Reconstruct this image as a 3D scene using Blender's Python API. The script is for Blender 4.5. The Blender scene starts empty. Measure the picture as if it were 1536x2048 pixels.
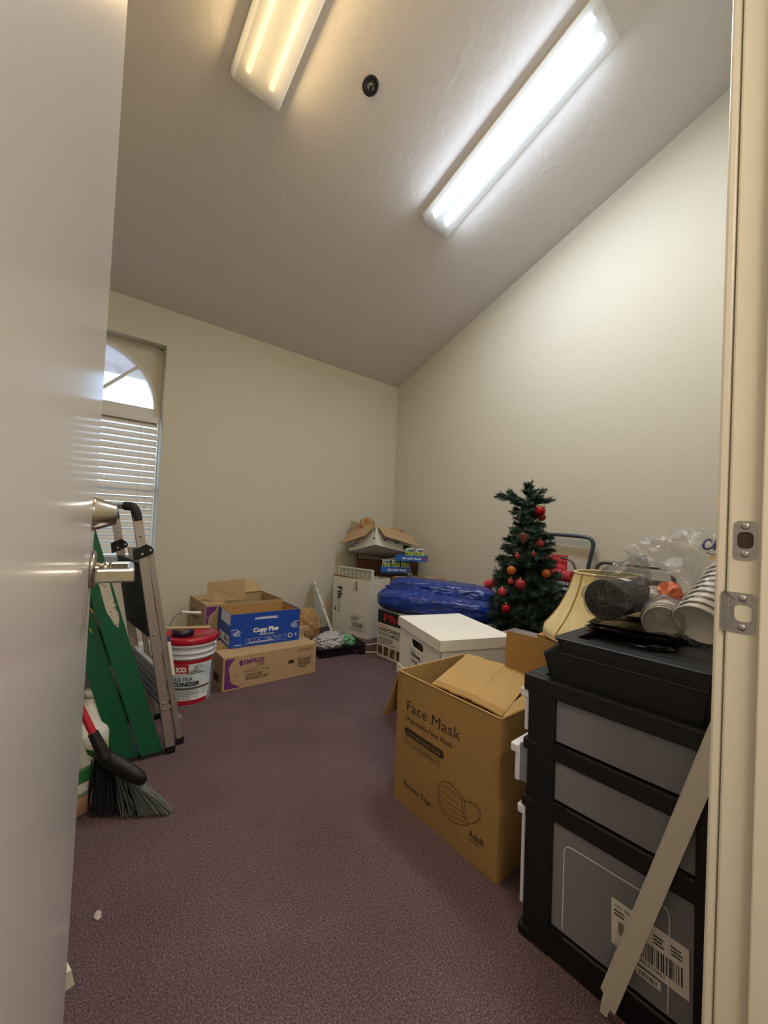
import bpy, bmesh, math, random
from mathutils import Vector, Matrix, noise
from mathutils.bvhtree import BVHTree

S = bpy.context.scene
COL = S.collection
V = Vector
PI = math.pi

# ------------------------------------------------------------------ camera
cam_d = bpy.data.cameras.new('camera')
cam = bpy.data.objects.new('camera', cam_d)
COL.objects.link(cam)
cam_d.sensor_fit = 'VERTICAL'
cam_d.sensor_height = 36.0
cam_d.lens = 813.268 / 2048 * 36.0
cam_d.clip_start = 0.02
cam_d.clip_end = 200
_yaw, _pit, _rol = 0.709755707, 0.031924, 0.0404078
_f = V((math.sin(_yaw) * math.cos(_pit), math.cos(_yaw) * math.cos(_pit), math.sin(_pit)))
_r = V((math.cos(_yaw), -math.sin(_yaw), 0))
_u = _r.cross(_f)
_r2 = _r * math.cos(_rol) + _u * math.sin(_rol)
_u2 = _u * math.cos(_rol) - _r * math.sin(_rol)
m = Matrix((_r2, _u2, -_f)).transposed().to_4x4()
m.translation = V((0, 0, 1.08))
cam.matrix_world = m
S.camera = cam

# ------------------------------------------------------------------ view, sky
S.view_settings.view_transform = 'Standard'
S.view_settings.look = 'None'
S.view_settings.exposure = 2.0
S.view_settings.gamma = 1.0
S.view_settings.use_curve_mapping = False
w = bpy.data.worlds.new('world')
S.world = w
w.use_nodes = True
nt = w.node_tree
bg = nt.nodes['Background']
sky = nt.nodes.new('ShaderNodeTexSky')
sky.sky_type = 'NISHITA'
sky.sun_disc = False
sky.sun_elevation = math.radians(50)
sky.sun_rotation = math.radians(200)
sky.air_density = 1.0
sky.dust_density = 2.0
nt.links.new(sky.outputs['Color'], bg.inputs['Color'])
bg.inputs["Strength"].default_value = 0.28

TUBE_COOL = (0.74, 0.855, 1.0)
TUBE_WARM = (1.0, 0.72, 0.36)
TUBE_COOL_POWER = 10.0          # watts of the whole fitting
TUBE_WARM_POWER = 5.5
TUBE_GLOW = 0.62                 # how bright the tubes themselves look through the lens
HALL_POWER = 12.0

# the hallway's own ceiling lamp, outside the doorway behind the camera
hl = bpy.data.lights.new('hall_lamp', 'AREA')
hl.shape = 'RECTANGLE'
hl.size, hl.size_y = 1.2, 0.3
hl.energy = HALL_POWER
hl.color = (1.0, 0.90, 0.80)
hlo = bpy.data.objects.new('hall_lamp', hl)
hlo.location = (0.1, -0.85, 2.38)
COL.objects.link(hlo)

# ------------------------------------------------------------------ materials
def lin(h):
    if isinstance(h, str):
        h = h.lstrip('#')
        c = [int(h[i:i + 2], 16) / 255 for i in (0, 2, 4)]
        return tuple(x / 12.92 if x <= .04045 else ((x + .055) / 1.055) ** 2.4 for x in c)
    return h

MATS = {}
def mat(name, col, rough=.6, metal=0., bump=None, mottle=None, coat=0., spec=.5, trans=0., alpha=1., emit=None, aniso=None):
    """bump=(scale,strength[,distance]); mottle=(scale,colour2,lo,hi)"""
    if name in MATS:
        return MATS[name]
    mt = bpy.data.materials.new(name)
    mt.use_nodes = True
    n, l = mt.node_tree.nodes, mt.node_tree.links
    b = n['Principled BSDF']
    c = lin(col)
    b.inputs['Base Color'].default_value = (*c, 1)
    b.inputs['Roughness'].default_value = rough
    b.inputs['Metallic'].default_value = metal
    b.inputs['Specular IOR Level'].default_value = spec
    b.inputs['Coat Weight'].default_value = coat
    b.inputs['Coat Roughness'].default_value = .13
    b.inputs['Transmission Weight'].default_value = trans
    b.inputs['Alpha'].default_value = alpha
    if emit:
        b.inputs['Emission Color'].default_value = (*lin(emit[0]), 1)
        b.inputs['Emission Strength'].default_value = emit[1]
    if bump or mottle:
        tc = n.new('ShaderNodeTexCoord')
    if mottle:
        t = n.new('ShaderNodeTexNoise')
        t.inputs['Scale'].default_value = mottle[0]
        t.inputs['Detail'].default_value = 4
        l.new(tc.outputs['Object'], t.inputs['Vector'])
        r = n.new('ShaderNodeValToRGB')
        r.color_ramp.elements[0].position = mottle[2]
        r.color_ramp.elements[1].position = mottle[3]
        r.color_ramp.elements[0].color = (*c, 1)
        r.color_ramp.elements[1].color = (*lin(mottle[1]), 1)
        l.new(t.outputs['Fac'], r.inputs['Fac'])
        l.new(r.outputs['Color'], b.inputs['Base Color'])
    if bump:
        t = n.new('ShaderNodeTexNoise')
        t.inputs['Scale'].default_value = bump[0]
        t.inputs['Detail'].default_value = 5
        l.new(tc.outputs['Object'], t.inputs['Vector'])
        bp = n.new('ShaderNodeBump')
        bp.inputs['Strength'].default_value = bump[1]
        bp.inputs['Distance'].default_value = bump[2] if len(bump) > 2 else .01
        l.new(t.outputs['Fac'], bp.inputs['Height'])
        l.new(bp.outputs['Normal'], b.inputs['Normal'])
    MATS[name] = mt
    return mt

def carpet_mat():
    mt = bpy.data.materials.new('carpet')
    mt.use_nodes = True
    n, l = mt.node_tree.nodes, mt.node_tree.links
    b = n['Principled BSDF']
    b.inputs['Roughness'].default_value = .95
    b.inputs['Specular IOR Level'].default_value = .1
    tc = n.new('ShaderNodeTexCoord')
    def noi(sc, det, rough=.6):
        t = n.new('ShaderNodeTexNoise')
        t.inputs['Scale'].default_value = sc
        t.inputs['Detail'].default_value = det
        t.inputs['Roughness'].default_value = rough
        l.new(tc.outputs['Object'], t.inputs['Vector'])
        return t
    a, c2, big = noi(210, 6, .8), noi(520, 3), noi(3, 3)
    r = n.new('ShaderNodeValToRGB')
    e = r.color_ramp.elements
    e[0].position, e[1].position = .38, .66
    e[0].color = (*lin('#46363b'), 1)
    e[1].color = (*lin('#a38d92'), 1)
    m1 = e.new(.5); m1.color = (*lin('#6c575e'), 1)
    l.new(a.outputs['Fac'], r.inputs['Fac'])
    mx = n.new('ShaderNodeMix'); mx.data_type = 'RGBA'; mx.blend_type = 'MULTIPLY'
    r2 = n.new('ShaderNodeValToRGB')
    r2.color_ramp.elements[0].position = .3; r2.color_ramp.elements[1].position = .7
    r2.color_ramp.elements[0].color = (.78, .78, .78, 1); r2.color_ramp.elements[1].color = (1.0, 1.0, 1.0, 1)
    l.new(big.outputs['Fac'], r2.inputs['Fac'])
    mx.inputs['Factor'].default_value = 1
    l.new(r.outputs['Color'], mx.inputs[6]); l.new(r2.outputs['Color'], mx.inputs[7])
    l.new(mx.outputs[2], b.inputs['Base Color'])
    ad = n.new('ShaderNodeMath'); ad.operation = 'ADD'
    l.new(a.outputs['Fac'], ad.inputs[0]); l.new(c2.outputs['Fac'], ad.inputs[1])
    bp = n.new('ShaderNodeBump'); bp.inputs['Strength'].default_value = .8; bp.inputs['Distance'].default_value = .004
    l.new(ad.outputs[0], bp.inputs['Height']); l.new(bp.outputs['Normal'], b.inputs['Normal'])
    return mt

def plaster_mat(name, col, sc=9, st=.25, rough=.75):
    mt = bpy.data.materials.new(name)
    mt.use_nodes = True
    n, l = mt.node_tree.nodes, mt.node_tree.links
    b = n['Principled BSDF']
    b.inputs['Base Color'].default_value = (*lin(col), 1)
    b.inputs['Roughness'].default_value = rough
    b.inputs['Specular IOR Level'].default_value = .3
    tc = n.new('ShaderNodeTexCoord')
    t = n.new('ShaderNodeTexNoise'); t.inputs['Scale'].default_value = sc; t.inputs['Detail'].default_value = 6
    t.inputs['Distortion'].default_value = 1.2
    t2 = n.new('ShaderNodeTexNoise'); t2.inputs['Scale'].default_value = 140; t2.inputs['Detail'].default_value = 3
    l.new(tc.outputs['Object'], t.inputs['Vector']); l.new(tc.outputs['Object'], t2.inputs['Vector'])
    r = n.new('ShaderNodeValToRGB')
    r.color_ramp.elements[0].position = .42; r.color_ramp.elements[1].position = .62
    l.new(t.outputs['Fac'], r.inputs['Fac'])
    m2 = n.new('ShaderNodeMath'); m2.operation = 'MULTIPLY_ADD'; m2.inputs[1].default_value = .35
    l.new(t2.outputs['Fac'], m2.inputs[0]); l.new(r.outputs['Color'], m2.inputs[2])
    bp = n.new('ShaderNodeBump'); bp.inputs['Strength'].default_value = st; bp.inputs['Distance'].default_value = .006
    l.new(m2.outputs[0], bp.inputs['Height']); l.new(bp.outputs['Normal'], b.inputs['Normal'])
    return mt

def film_mat(name, tint, base, crease=18, gl=.10, milk=.10):
    """clear crumpled plastic film: see-through, glossy, a little milky"""
    mt = bpy.data.materials.new(name)
    mt.use_nodes = True
    n, l = mt.node_tree.nodes, mt.node_tree.links
    out = n['Material Output']
    n.remove(n['Principled BSDF'])
    tr = n.new('ShaderNodeBsdfTransparent'); tr.inputs[0].default_value = (*tint, 1)
    gs = n.new('ShaderNodeBsdfGlossy'); gs.inputs['Roughness'].default_value = gl
    df = n.new('ShaderNodeBsdfTranslucent'); df.inputs[0].default_value = (*base, 1)
    d2 = n.new('ShaderNodeBsdfDiffuse'); d2.inputs[0].default_value = (*base, 1)
    tc = n.new('ShaderNodeTexCoord')
    t = n.new('ShaderNodeTexNoise'); t.inputs['Scale'].default_value = crease; t.inputs['Detail'].default_value = 5; t.inputs['Distortion'].default_value = 2
    l.new(tc.outputs['Object'], t.inputs['Vector'])
    bp = n.new('ShaderNodeBump'); bp.inputs['Strength'].default_value = .9; bp.inputs['Distance'].default_value = .02
    l.new(t.outputs['Fac'], bp.inputs['Height'])
    l.new(bp.outputs['Normal'], gs.inputs['Normal'])
    lw = n.new('ShaderNodeLayerWeight'); lw.inputs['Blend'].default_value = .35
    l.new(bp.outputs['Normal'], lw.inputs['Normal'])
    mm = n.new('ShaderNodeMapRange'); mm.inputs['To Min'].default_value = .03; mm.inputs['To Max'].default_value = .50
    l.new(lw.outputs['Fresnel'], mm.inputs['Value'])
    cr = n.new('ShaderNodeTexNoise'); cr.inputs['Scale'].default_value = crease * .8; cr.inputs['Detail'].default_value = 3; cr.inputs['Distortion'].default_value = 1.5  # stress-whitened creases, also painting in the film's bright highlights
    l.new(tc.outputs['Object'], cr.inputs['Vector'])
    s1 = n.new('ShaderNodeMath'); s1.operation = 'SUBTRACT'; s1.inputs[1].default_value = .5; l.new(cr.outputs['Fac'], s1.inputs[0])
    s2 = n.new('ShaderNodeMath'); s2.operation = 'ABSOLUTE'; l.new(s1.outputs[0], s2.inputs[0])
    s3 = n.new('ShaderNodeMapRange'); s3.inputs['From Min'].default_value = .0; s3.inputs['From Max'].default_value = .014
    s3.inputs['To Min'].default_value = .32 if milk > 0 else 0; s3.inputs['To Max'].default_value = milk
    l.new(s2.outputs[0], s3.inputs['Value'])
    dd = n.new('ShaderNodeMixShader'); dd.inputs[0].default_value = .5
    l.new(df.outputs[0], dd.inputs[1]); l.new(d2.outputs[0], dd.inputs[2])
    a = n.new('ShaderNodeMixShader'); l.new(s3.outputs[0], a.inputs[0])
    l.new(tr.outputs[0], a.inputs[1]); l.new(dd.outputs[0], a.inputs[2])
    c = n.new('ShaderNodeMixShader')
    l.new(mm.outputs[0], c.inputs[0]); l.new(a.outputs[0], c.inputs[1]); l.new(gs.outputs[0], c.inputs[2])
    l.new(c.outputs[0], out.inputs['Surface'])
    return mt

def lens_mat(name, milk):
    """prismatic acrylic: lets most of the tube light through, scatters the rest"""
    mt = bpy.data.materials.new(name)
    mt.use_nodes = True
    n, l = mt.node_tree.nodes, mt.node_tree.links
    out = n['Material Output']
    n.remove(n['Principled BSDF'])
    tr = n.new('ShaderNodeBsdfTransparent'); tr.inputs[0].default_value = (.95, .95, .95, 1)
    tl = n.new('ShaderNodeBsdfTranslucent'); tl.inputs[0].default_value = (.95, .95, .95, 1)
    gs = n.new('ShaderNodeBsdfGlossy'); gs.inputs['Roughness'].default_value = .15
    d = n.new('ShaderNodeMixShader'); d.inputs[0].default_value = .10
    l.new(tl.outputs[0], d.inputs[1]); l.new(gs.outputs[0], d.inputs[2])
    a = n.new('ShaderNodeMixShader'); a.inputs[0].default_value = milk
    l.new(tr.outputs[0], a.inputs[1]); l.new(d.outputs[0], a.inputs[2])
    l.new(a.outputs[0], out.inputs['Surface'])
    return mt

def frosted_mat(name, col, milk=.75):
    mt = bpy.data.materials.new(name)
    mt.use_nodes = True
    n, l = mt.node_tree.nodes, mt.node_tree.links
    out = n['Material Output']
    b = n['Principled BSDF']
    b.inputs['Base Color'].default_value = (*lin(col), 1); b.inputs['Roughness'].default_value = .35
    tr = n.new('ShaderNodeBsdfTransparent'); tr.inputs[0].default_value = (.8, .8, .82, 1)
    tl = n.new('ShaderNodeBsdfTranslucent'); tl.inputs[0].default_value = (*lin(col), 1)
    a = n.new('ShaderNodeMixShader'); a.inputs[0].default_value = .4
    l.new(b.outputs[0], a.inputs[1]); l.new(tl.outputs[0], a.inputs[2])
    c = n.new('ShaderNodeMixShader'); c.inputs[0].default_value = milk
    l.new(tr.outputs[0], c.inputs[1]); l.new(a.outputs[0], c.inputs[2])
    l.new(c.outputs[0], out.inputs['Surface'])
    return mt

M_wall = plaster_mat('wall_paint', '#d1cbba', 9, .10)
M_ceil = plaster_mat('ceiling_paint', '#d0cac6', 7, .16)
M_carpet = carpet_mat()
M_doorp = mat('door_paint', '#d2ccc8', .30, bump=(45, .03), coat=.45)
M_cream = mat('cream_paint', '#d6cfba', .3, bump=(50, .06))
M_white = mat('white_enamel', '#e6e6e2', .4)
M_vinyl = mat('white_vinyl', '#d8d6d2', .4)
M_slat = mat('blind_white', '#dcd8d0', .45)
M_chrome = mat('satin_nickel', '#b9b3a6', .22, 1., bump=(300, .03))
M_steel = mat('zinc_plate', '#a9a7a4', .38, 1., bump=(120, .15))
M_alu = mat('brushed_aluminium', '#b4aca3', .42, .75, bump=(90, .05))
M_alu2 = mat('pale_aluminium', '#c3c4d2', .4, .4)
M_black = mat('black_plastic', '#131314', .5, bump=(220, .08), spec=.35)
M_blackg = mat('glossy_black_plastic', '#151516', .2)
M_rub = mat('black_rubber', '#1a1a1c', .7)
M_tread = mat('black_tread', '#2c2c33', .6, mottle=(14, '#66645f', .55, .70))
M_green = mat('green_fibreglass', '#0f5f40', .42, mottle=(30, '#15573a', .3, .7), bump=(70, .06))
M_patch = mat('worn_label', '#c5beae', .8, mottle=(75, '#3d5548', .56, .66))
M_card = mat('brown_cardboard', '#b08c58', .85, mottle=(60, '#a8834f', .35, .65), bump=(200, .05))
M_cardlt = mat('light_cardboard', '#b69a74', .85, mottle=(60, '#ac906a', .35, .65), bump=(200, .05))
M_mask = mat('mask_carton_board', '#9d7b46', .8, mottle=(80, '#96743f', .35, .65), bump=(250, .05))
M_maskin = mat('mask_carton_inside', '#b3935c', .85, mottle=(80, '#ab8a54', .35, .65))
M_tape = mat('packing_tape', '#a37d43', .3)
M_dkcard = mat('dark_brown_cardboard', '#5a3a22', .85, mottle=(30, '#50331d', .3, .7))
M_wcard = mat('white_cardboard', '#d9d6cb', .75, bump=(120, .04))
M_bankers = mat('white_file_box_board', '#e4e2da', .7, bump=(160, .03))
M_blue = mat('blue_print', '#0f3f9e', .5)
M_bluecard = mat('blue_carton_board', '#1146a6', .5, bump=(140, .03))
M_purple = mat('purple_print', '#6b2a72', .6)
M_ink = mat('black_ink', '#1c1a18', .6)
M_dkink = mat('brown_ink', '#33281a', .7)
M_greyink = mat('grey_ink', '#8f8a80', .7)
M_redink = mat('red_print', '#b02030', .55)
M_whiteink = mat('white_print', '#e9e9ea', .55)
M_label = mat('paper_label', '#dcd6cb', .6)
M_red = mat('red_plastic', '#b0182c', .3, bump=(40, .05), mottle=(25, '#a81e30', .3, .7))
M_bucket = mat('white_bucket_plastic', '#d5d9df', .35)
M_lblue = mat('pale_blue_label', '#a9c2cf', .4, mottle=(9, '#d3dcdc', .35, .65))
M_redcloth = mat('red_nylon', '#c83a42', .75, bump=(150, .2))
M_tube = mat('blue_grey_tube', '#4b565e', .35, .5)
M_gtube = mat('grey_tube', '#6c6a66', .38, .6)
M_tarp = mat('blue_tarp', '#1b3a90', .28, bump=(14, .25, .02), mottle=(12, '#162f78', .4, .65), coat=.15)
M_needle = mat('needle_green', '#1a3328', .7, mottle=(40, '#2a4838', .4, .7))
M_bark = mat('brown_wood', '#3b2a1c', .9)
M_bauble = mat('red_mirror_bauble', '#a01019', .14, .6)
M_baubm = mat('matte_red_bauble', '#8e1c26', .45)
M_bauble2 = mat('pink_red_bauble', '#a0272f', .4)
M_orange = mat('orange_fruit', '#a85412', .5, bump=(150, .2))
M_gold = mat('gold_metal', '#b0954b', .3, 1.)
M_cone = mat('pine_cone', '#6b4030', .8)
M_shade = mat('parchment_shade', '#e0d2a4', .7, mottle=(30, '#d8c794', .35, .7))
M_braid = mat('gold_braid', '#b08d35', .6)
M_paperbag = mat('brown_paper', '#b08a5c', .85, mottle=(14, '#a07a4d', .35, .65))
M_wire = mat('black_wire', '#1b1d1e', .5, .3)
M_frost = frosted_mat('frosted_drawer_plastic', '#b2b2b6', .68)
M_milk = mat('milky_plastic', '#d7d7dc', .35)
M_jug = mat('white_jug_plastic', '#d6d4cc', .35)
M_jugc = frosted_mat('cloudy_jug_plastic', '#cfcbb4', .8)
M_liquid = mat('brown_liquid', '#9a7a60', .3)
M_glabel = mat('green_label', '#2f7a3c', .5)
M_bristle = mat('grey_bristle', '#5c605c', .6)
M_wood = mat('pale_wood', '#bfa887', .6, bump=(40, .1))
M_cup = mat('white_paper_cup', '#e3ddd3', .6)
M_cup2 = mat('white_foam_cup', '#dcd5cb', .6)
M_wrap = mat('orange_wrapper', '#cc6a44', .5)
M_dark = mat('dark_recess', '#3a2a20', .8)
M_lint = mat('lint', '#b0a5a5', .9)
M_greenbag = mat('green_plastic', '#4f8a5e', .4, mottle=(40, '#8fb096', .45, .6))
M_greybag = mat('grey_plastic_bag', '#9a9ba0', .4, mottle=(18, '#b5b4b6', .35, .65))
M_pleat = mat('filter_pleat', '#c9c6bb', .9, mottle=(50, '#a8a59b', .45, .6))
M_limeink = mat('lime_print', '#a6c23a', .5)
M_tealink = mat('teal_print', '#3f8a9a', .5)
M_ltblue = mat('tray_blue', '#1e62b4', .5)
M_roof = mat('white_fascia', '#e2e0e6', .6)
M_soffit = mat('soffit', '#c8c8d8', .7)
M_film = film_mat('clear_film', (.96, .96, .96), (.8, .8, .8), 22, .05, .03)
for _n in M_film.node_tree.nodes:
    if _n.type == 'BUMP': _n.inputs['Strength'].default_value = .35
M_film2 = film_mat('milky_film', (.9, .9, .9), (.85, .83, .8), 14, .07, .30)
M_print = mat('grey_print_carton', '#8d7f80', .7, mottle=(18, '#6d6065', .45, .6))

# ------------------------------------------------------------------ mesh builder
class MB:
    def __init__(s):
        s.v, s.f, s.sm = [], [], []
    def add(s, vs, fs, smooth=False, M=None):
        o = len(s.v)
        for p in vs:
            p = V(p)
            s.v.append(M @ p if M is not None else p)
        for f in fs:
            s.f.append([i + o for i in f]); s.sm.append(smooth)
        return s
    def box(s, lo, hi, M=None, bev=0.):
        bm = bmesh.new()
        bmesh.ops.create_cube(bm, size=1)
        lo, hi = V(lo), V(hi)
        c, d = (lo + hi) / 2, hi - lo
        for v in bm.verts:
            v.co = V((v.co.x * d.x, v.co.y * d.y, v.co.z * d.z)) + c
        if bev:
            bmesh.ops.bevel(bm, geom=bm.edges[:], offset=bev, segments=2, affect='EDGES', profile=.5)
        s.bm(bm, M)
        return s
    def bm(s, bm, M=None, smooth=False):
        bm.verts.index_update()
        s.add([v.co.copy() for v in bm.verts], [[v.index for v in f.verts] for f in bm.faces], smooth, M)
        bm.free()
        return s
    def hexa(s, p):
        """8 points: bottom 4 ccw, top 4 ccw"""
        return s.add(p, [(3, 2, 1, 0), (4, 5, 6, 7), (0, 1, 5, 4), (1, 2, 6, 5), (2, 3, 7, 6), (3, 0, 4, 7)])
    def prism(s, poly, d, smooth=False):
        """closed polygon of 3d points extruded by vector d"""
        n = len(poly); d = V(d)
        vs = [V(p) for p in poly] + [V(p) + d for p in poly]
        fs = [list(range(n))[::-1], list(range(n, 2 * n))] + [(i, (i + 1) % n, n + (i + 1) % n, n + i) for i in range(n)]
        return s.add(vs, fs, smooth)
    def tube(s, pts, r, n=8, cap=True, smooth=True):
        pts = [V(p) for p in pts]
        rs = r if isinstance(r, (list, tuple)) else [r] * len(pts)
        vs, fs = [], []
        prev = None
        for i, p in enumerate(pts):
            a = pts[max(i - 1, 0)]; b = pts[min(i + 1, len(pts) - 1)]
            t = (b - a).normalized()
            if prev is None:
                x = t.orthogonal().normalized()
            else:
                x = (prev - t * prev.dot(t)).normalized()
            prev = x
            y = t.cross(x)
            for k in range(n):
                an = 2 * PI * k / n
                vs.append(p + (x * math.cos(an) + y * math.sin(an)) * rs[i])
        for i in range(len(pts) - 1):
            for k in range(n):
                fs.append((i * n + k, i * n + (k + 1) % n, (i + 1) * n + (k + 1) % n, (i + 1) * n + k))
        s.add(vs, fs, smooth)
        if cap:
            s.add(vs[:n], [list(range(n))[::-1]])
            s.add(vs[-n:], [list(range(n))])
        return s
    def lathe(s, prof, n=32, M=None, smooth=True, close=False):
        """profile of (r,z) turned about z"""
        vs, fs = [], []
        for r, z in prof:
            for k in range(n):
                a = 2 * PI * k / n
                vs.append((r * math.cos(a), r * math.sin(a), z))
        m_ = len(prof)
        for i in range(m_ - 1 + (1 if close else 0)):
            j = (i + 1) % m_
            for k in range(n):
                fs.append((i * n + k, i * n + (k + 1) % n, j * n + (k + 1) % n, j * n + k))
        return s.add(vs, fs, smooth, M)
    def quad(s, a, b, c, d):
        return s.add([a, b, c, d], [(0, 1, 2, 3)])
    def sheet(s, pts, nrm, t):
        n_ = V(nrm).normalized() * t
        return s.prism(pts, n_)
    def build(s, name, material, parent=None, shift=None):
        me = bpy.data.meshes.new(name)
        root = V((0, 0, 0))
        p = parent
        while p is not None:
            root += V(p.location); p = p.parent
        me.from_pydata([tuple(v - root) for v in s.v], [], s.f)
        me.polygons.foreach_set('use_smooth', s.sm)
        me.materials.append(material)
        me.update()
        bm = bmesh.new(); bm.from_mesh(me)
        bmesh.ops.recalc_face_normals(bm, faces=bm.faces[:])
        bm.to_mesh(me); bm.free()
        o = bpy.data.objects.new(name, me)
        COL.objects.link(o)
        if parent is not None:
            o.parent = parent
        return o

def thing(name, label, cat, loc=(0, 0, 0), group=None):
    o = bpy.data.objects.new(name, None)
    COL.objects.link(o)
    o.empty_display_size = .05
    o.location = loc
    return tag(o, label, cat, group)

def tag(o, label, cat, group=None):
    o['label'] = label; o['category'] = cat
    if group:
        o['group'] = group
    return o

def origin(o, loc):
    """move a single-mesh thing's origin to its base"""
    loc = V(loc)
    o.data.transform(Matrix.Translation(-loc)); o.location = loc
    return o

def struct(o):
    o['kind'] = 'structure'
    return o

def frame(o, ex, ey, ez=(0, 0, 1)):
    ex, ey, ez = V(ex).normalized(), V(ey).normalized(), V(ez).normalized()
    M = Matrix((ex, ey, ez)).transposed().to_4x4()
    M.translation = V(o)
    return M

# ------------------------------------------------------------------ flat print
def text_geo(txt, size, bold=0., space=1.):
    cu = bpy.data.curves.new('t', 'FONT')
    cu.body = txt; cu.size = size; cu.resolution_u = 3; cu.offset = bold; cu.space_character = space
    ob = bpy.data.objects.new('t', cu)
    me = ob.to_mesh()
    vs = [tuple(v.co) for v in me.vertices]; fs = [list(p.vertices) for p in me.polygons]
    ob.to_mesh_clear()
    bpy.data.objects.remove(ob); bpy.data.curves.remove(cu)
    return vs, fs

def flat(items):
    """2-D print: list of verts/faces in the plane"""
    VS, FS = [], []
    def add(vs, fs):
        o = len(VS); VS.extend(vs); FS.extend([[i + o for i in f] for f in fs])
    for it in items:
        k = it[0]
        if k == 't':
            _, s, x, y, sz = it[:5]
            opt = it[5] if len(it) > 5 else {}
            vs, fs = text_geo(s, sz, opt.get('b', 0), opt.get('sp', 1))
            sx = opt.get('sx', 1)
            wd = max((v[0] for v in vs), default=0) * sx
            if 'w' in opt and wd > 0:
                sx *= opt['w'] / wd; wd = opt['w']
            dx = -wd / 2 if opt.get('c') else 0
            a = math.radians(opt.get('rot', 0))
            out = []
            for v in vs:
                px, py = v[0] * sx + dx + v[1] * opt.get('shear', 0), v[1]
                out.append((x + px * math.cos(a) - py * math.sin(a), y + px * math.sin(a) + py * math.cos(a)))
            add(out, fs)
        elif k == 'r':
            _, x, y, w_, h_ = it
            add([(x, y), (x + w_, y), (x + w_, y + h_), (x, y + h_)], [(0, 1, 2, 3)])
        elif k == 'o':
            _, x, y, w_, h_, t = it
            for q in (('r', x, y, w_, t), ('r', x, y + h_ - t, w_, t), ('r', x, y, t, h_), ('r', x + w_ - t, y, t, h_)):
                a_, b_, c_, d_ = q[1:]
                add([(a_, b_), (a_ + c_, b_), (a_ + c_, b_ + d_), (a_, b_ + d_)], [(0, 1, 2, 3)])
        elif k == 'p':
            add(list(it[1]), [list(range(len(it[1])))])
        elif k == 'd':
            _, x, y, r = it
            add([(x + r * math.cos(2 * PI * i / 20), y + r * math.sin(2 * PI * i / 20)) for i in range(20)], [list(range(20))])
        elif k == 'l':
            pts, wd = it[1], it[2]
            for i in range(len(pts) - 1):
                a, b = V(pts[i]).to_2d() if len(pts[i]) > 2 else V((*pts[i], 0)).to_2d(), V((*pts[i + 1], 0)).to_2d()
                d = (b - a)
                if d.length < 1e-9:
                    continue
                n_ = V((-d.y, d.x)).normalized() * wd / 2
                e = d.normalized() * wd * .2
                add([tuple(a - n_ - e), tuple(b - n_ + e), tuple(b + n_ + e), tuple(a + n_ - e)], [(0, 1, 2, 3)])
        elif k == 'bar':
            _, x, y, w_, h_, seed = it
            rn = random.Random(seed); q = x
            while q < x + w_:
                b_ = rn.choice((.5, .8, 1.2)) * w_ / 40; g = rn.choice((.6, .9, 1.3)) * w_ / 40
                add([(q, y), (min(q + b_, x + w_), y), (min(q + b_, x + w_), y + h_), (q, y + h_)], [(0, 1, 2, 3)])
                q += b_ + g
        elif k == 'lines':  # tiny unreadable print as broken rules
            _, x, y, w_, h_, n_, seed = it
            rn = random.Random(seed)
            for i in range(n_):
                yy = y + h_ - (i + .8) * h_ / n_
                q = x; end = x + w_ * rn.uniform(.6, 1)
                while q < end:
                    l_ = rn.uniform(.04, .12) * w_
                    l_ = min(l_, end - q)
                    add([(q, yy), (q + l_, yy), (q + l_, yy + h_ / n_ * .5), (q, yy + h_ / n_ * .5)], [(0, 1, 2, 3)])
                    q += l_ + .015 * w_
    return VS, FS

def printed(parent, name, material, o, ux, uy, items, off=.0007):
    ux, uy, o = V(ux).normalized(), V(uy).normalized(), V(o)
    n_ = ux.cross(uy)
    vs, fs = flat(items)
    mb = MB().add([o + ux * p[0] + uy * p[1] + n_ * off for p in vs], fs)
    ob = mb.build(name, material, parent)
    bm = bmesh.new(); bm.from_mesh(ob.data)
    for f in bm.faces:
        if f.normal.dot(n_) < 0:
            f.normal_flip()
    bm.to_mesh(ob.data); bm.free()
    ob['kind'] = 'stuff'
    return ob

# ------------------------------------------------------------------ organic helpers
def crumple(c, dims, seed, sub=4, amp=.25, fr=2.2, ridged=True, flatbot=None):
    bm = bmesh.new()
    bmesh.ops.create_icosphere(bm, subdivisions=sub, radius=1)
    off = V((seed * 3.17, seed * 1.31, seed * 7.7))
    for v in bm.verts:
        d = v.co.normalized()
        k = 0; a = 1; f = fr
        for _ in range(4):
            q = noise.noise(d * f + off)
            k += a * ((1 - 2 * abs(q)) if ridged else q); a *= .5; f *= 2.1
        s = 1 + amp * (k - .6)
        p = V((d.x * dims[0], d.y * dims[1], d.z * dims[2])) * s
        if flatbot is not None:
            p.z = max(p.z, -dims[2] * flatbot)
        v.co = p + V(c)
    return bm

def arc(c, r, a0, a1, n, ex, ey):
    c, ex, ey = V(c), V(ex), V(ey)
    return [c + ex * r * math.cos(a0 + (a1 - a0) * i / n) + ey * r * math.sin(a0 + (a1 - a0) * i / n) for i in range(n + 1)]

def bend(pts, r, n=6):
    """round the corners of a polyline"""
    pts = [V(p) for p in pts]
    out = [pts[0]]
    for i in range(1, len(pts) - 1):
        a, b, c = pts[i - 1], pts[i], pts[i + 1]
        d1 = min(r, (a - b).length * .45); d2 = min(r, (c - b).length * .45)
        p, q = b + (a - b).normalized() * d1, b + (c - b).normalized() * d2
        for k in range(n + 1):
            t = k / n
            out.append(p * (1 - t) ** 2 + b * 2 * t * (1 - t) + q * t * t)
    out.append(pts[-1])
    return out

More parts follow.
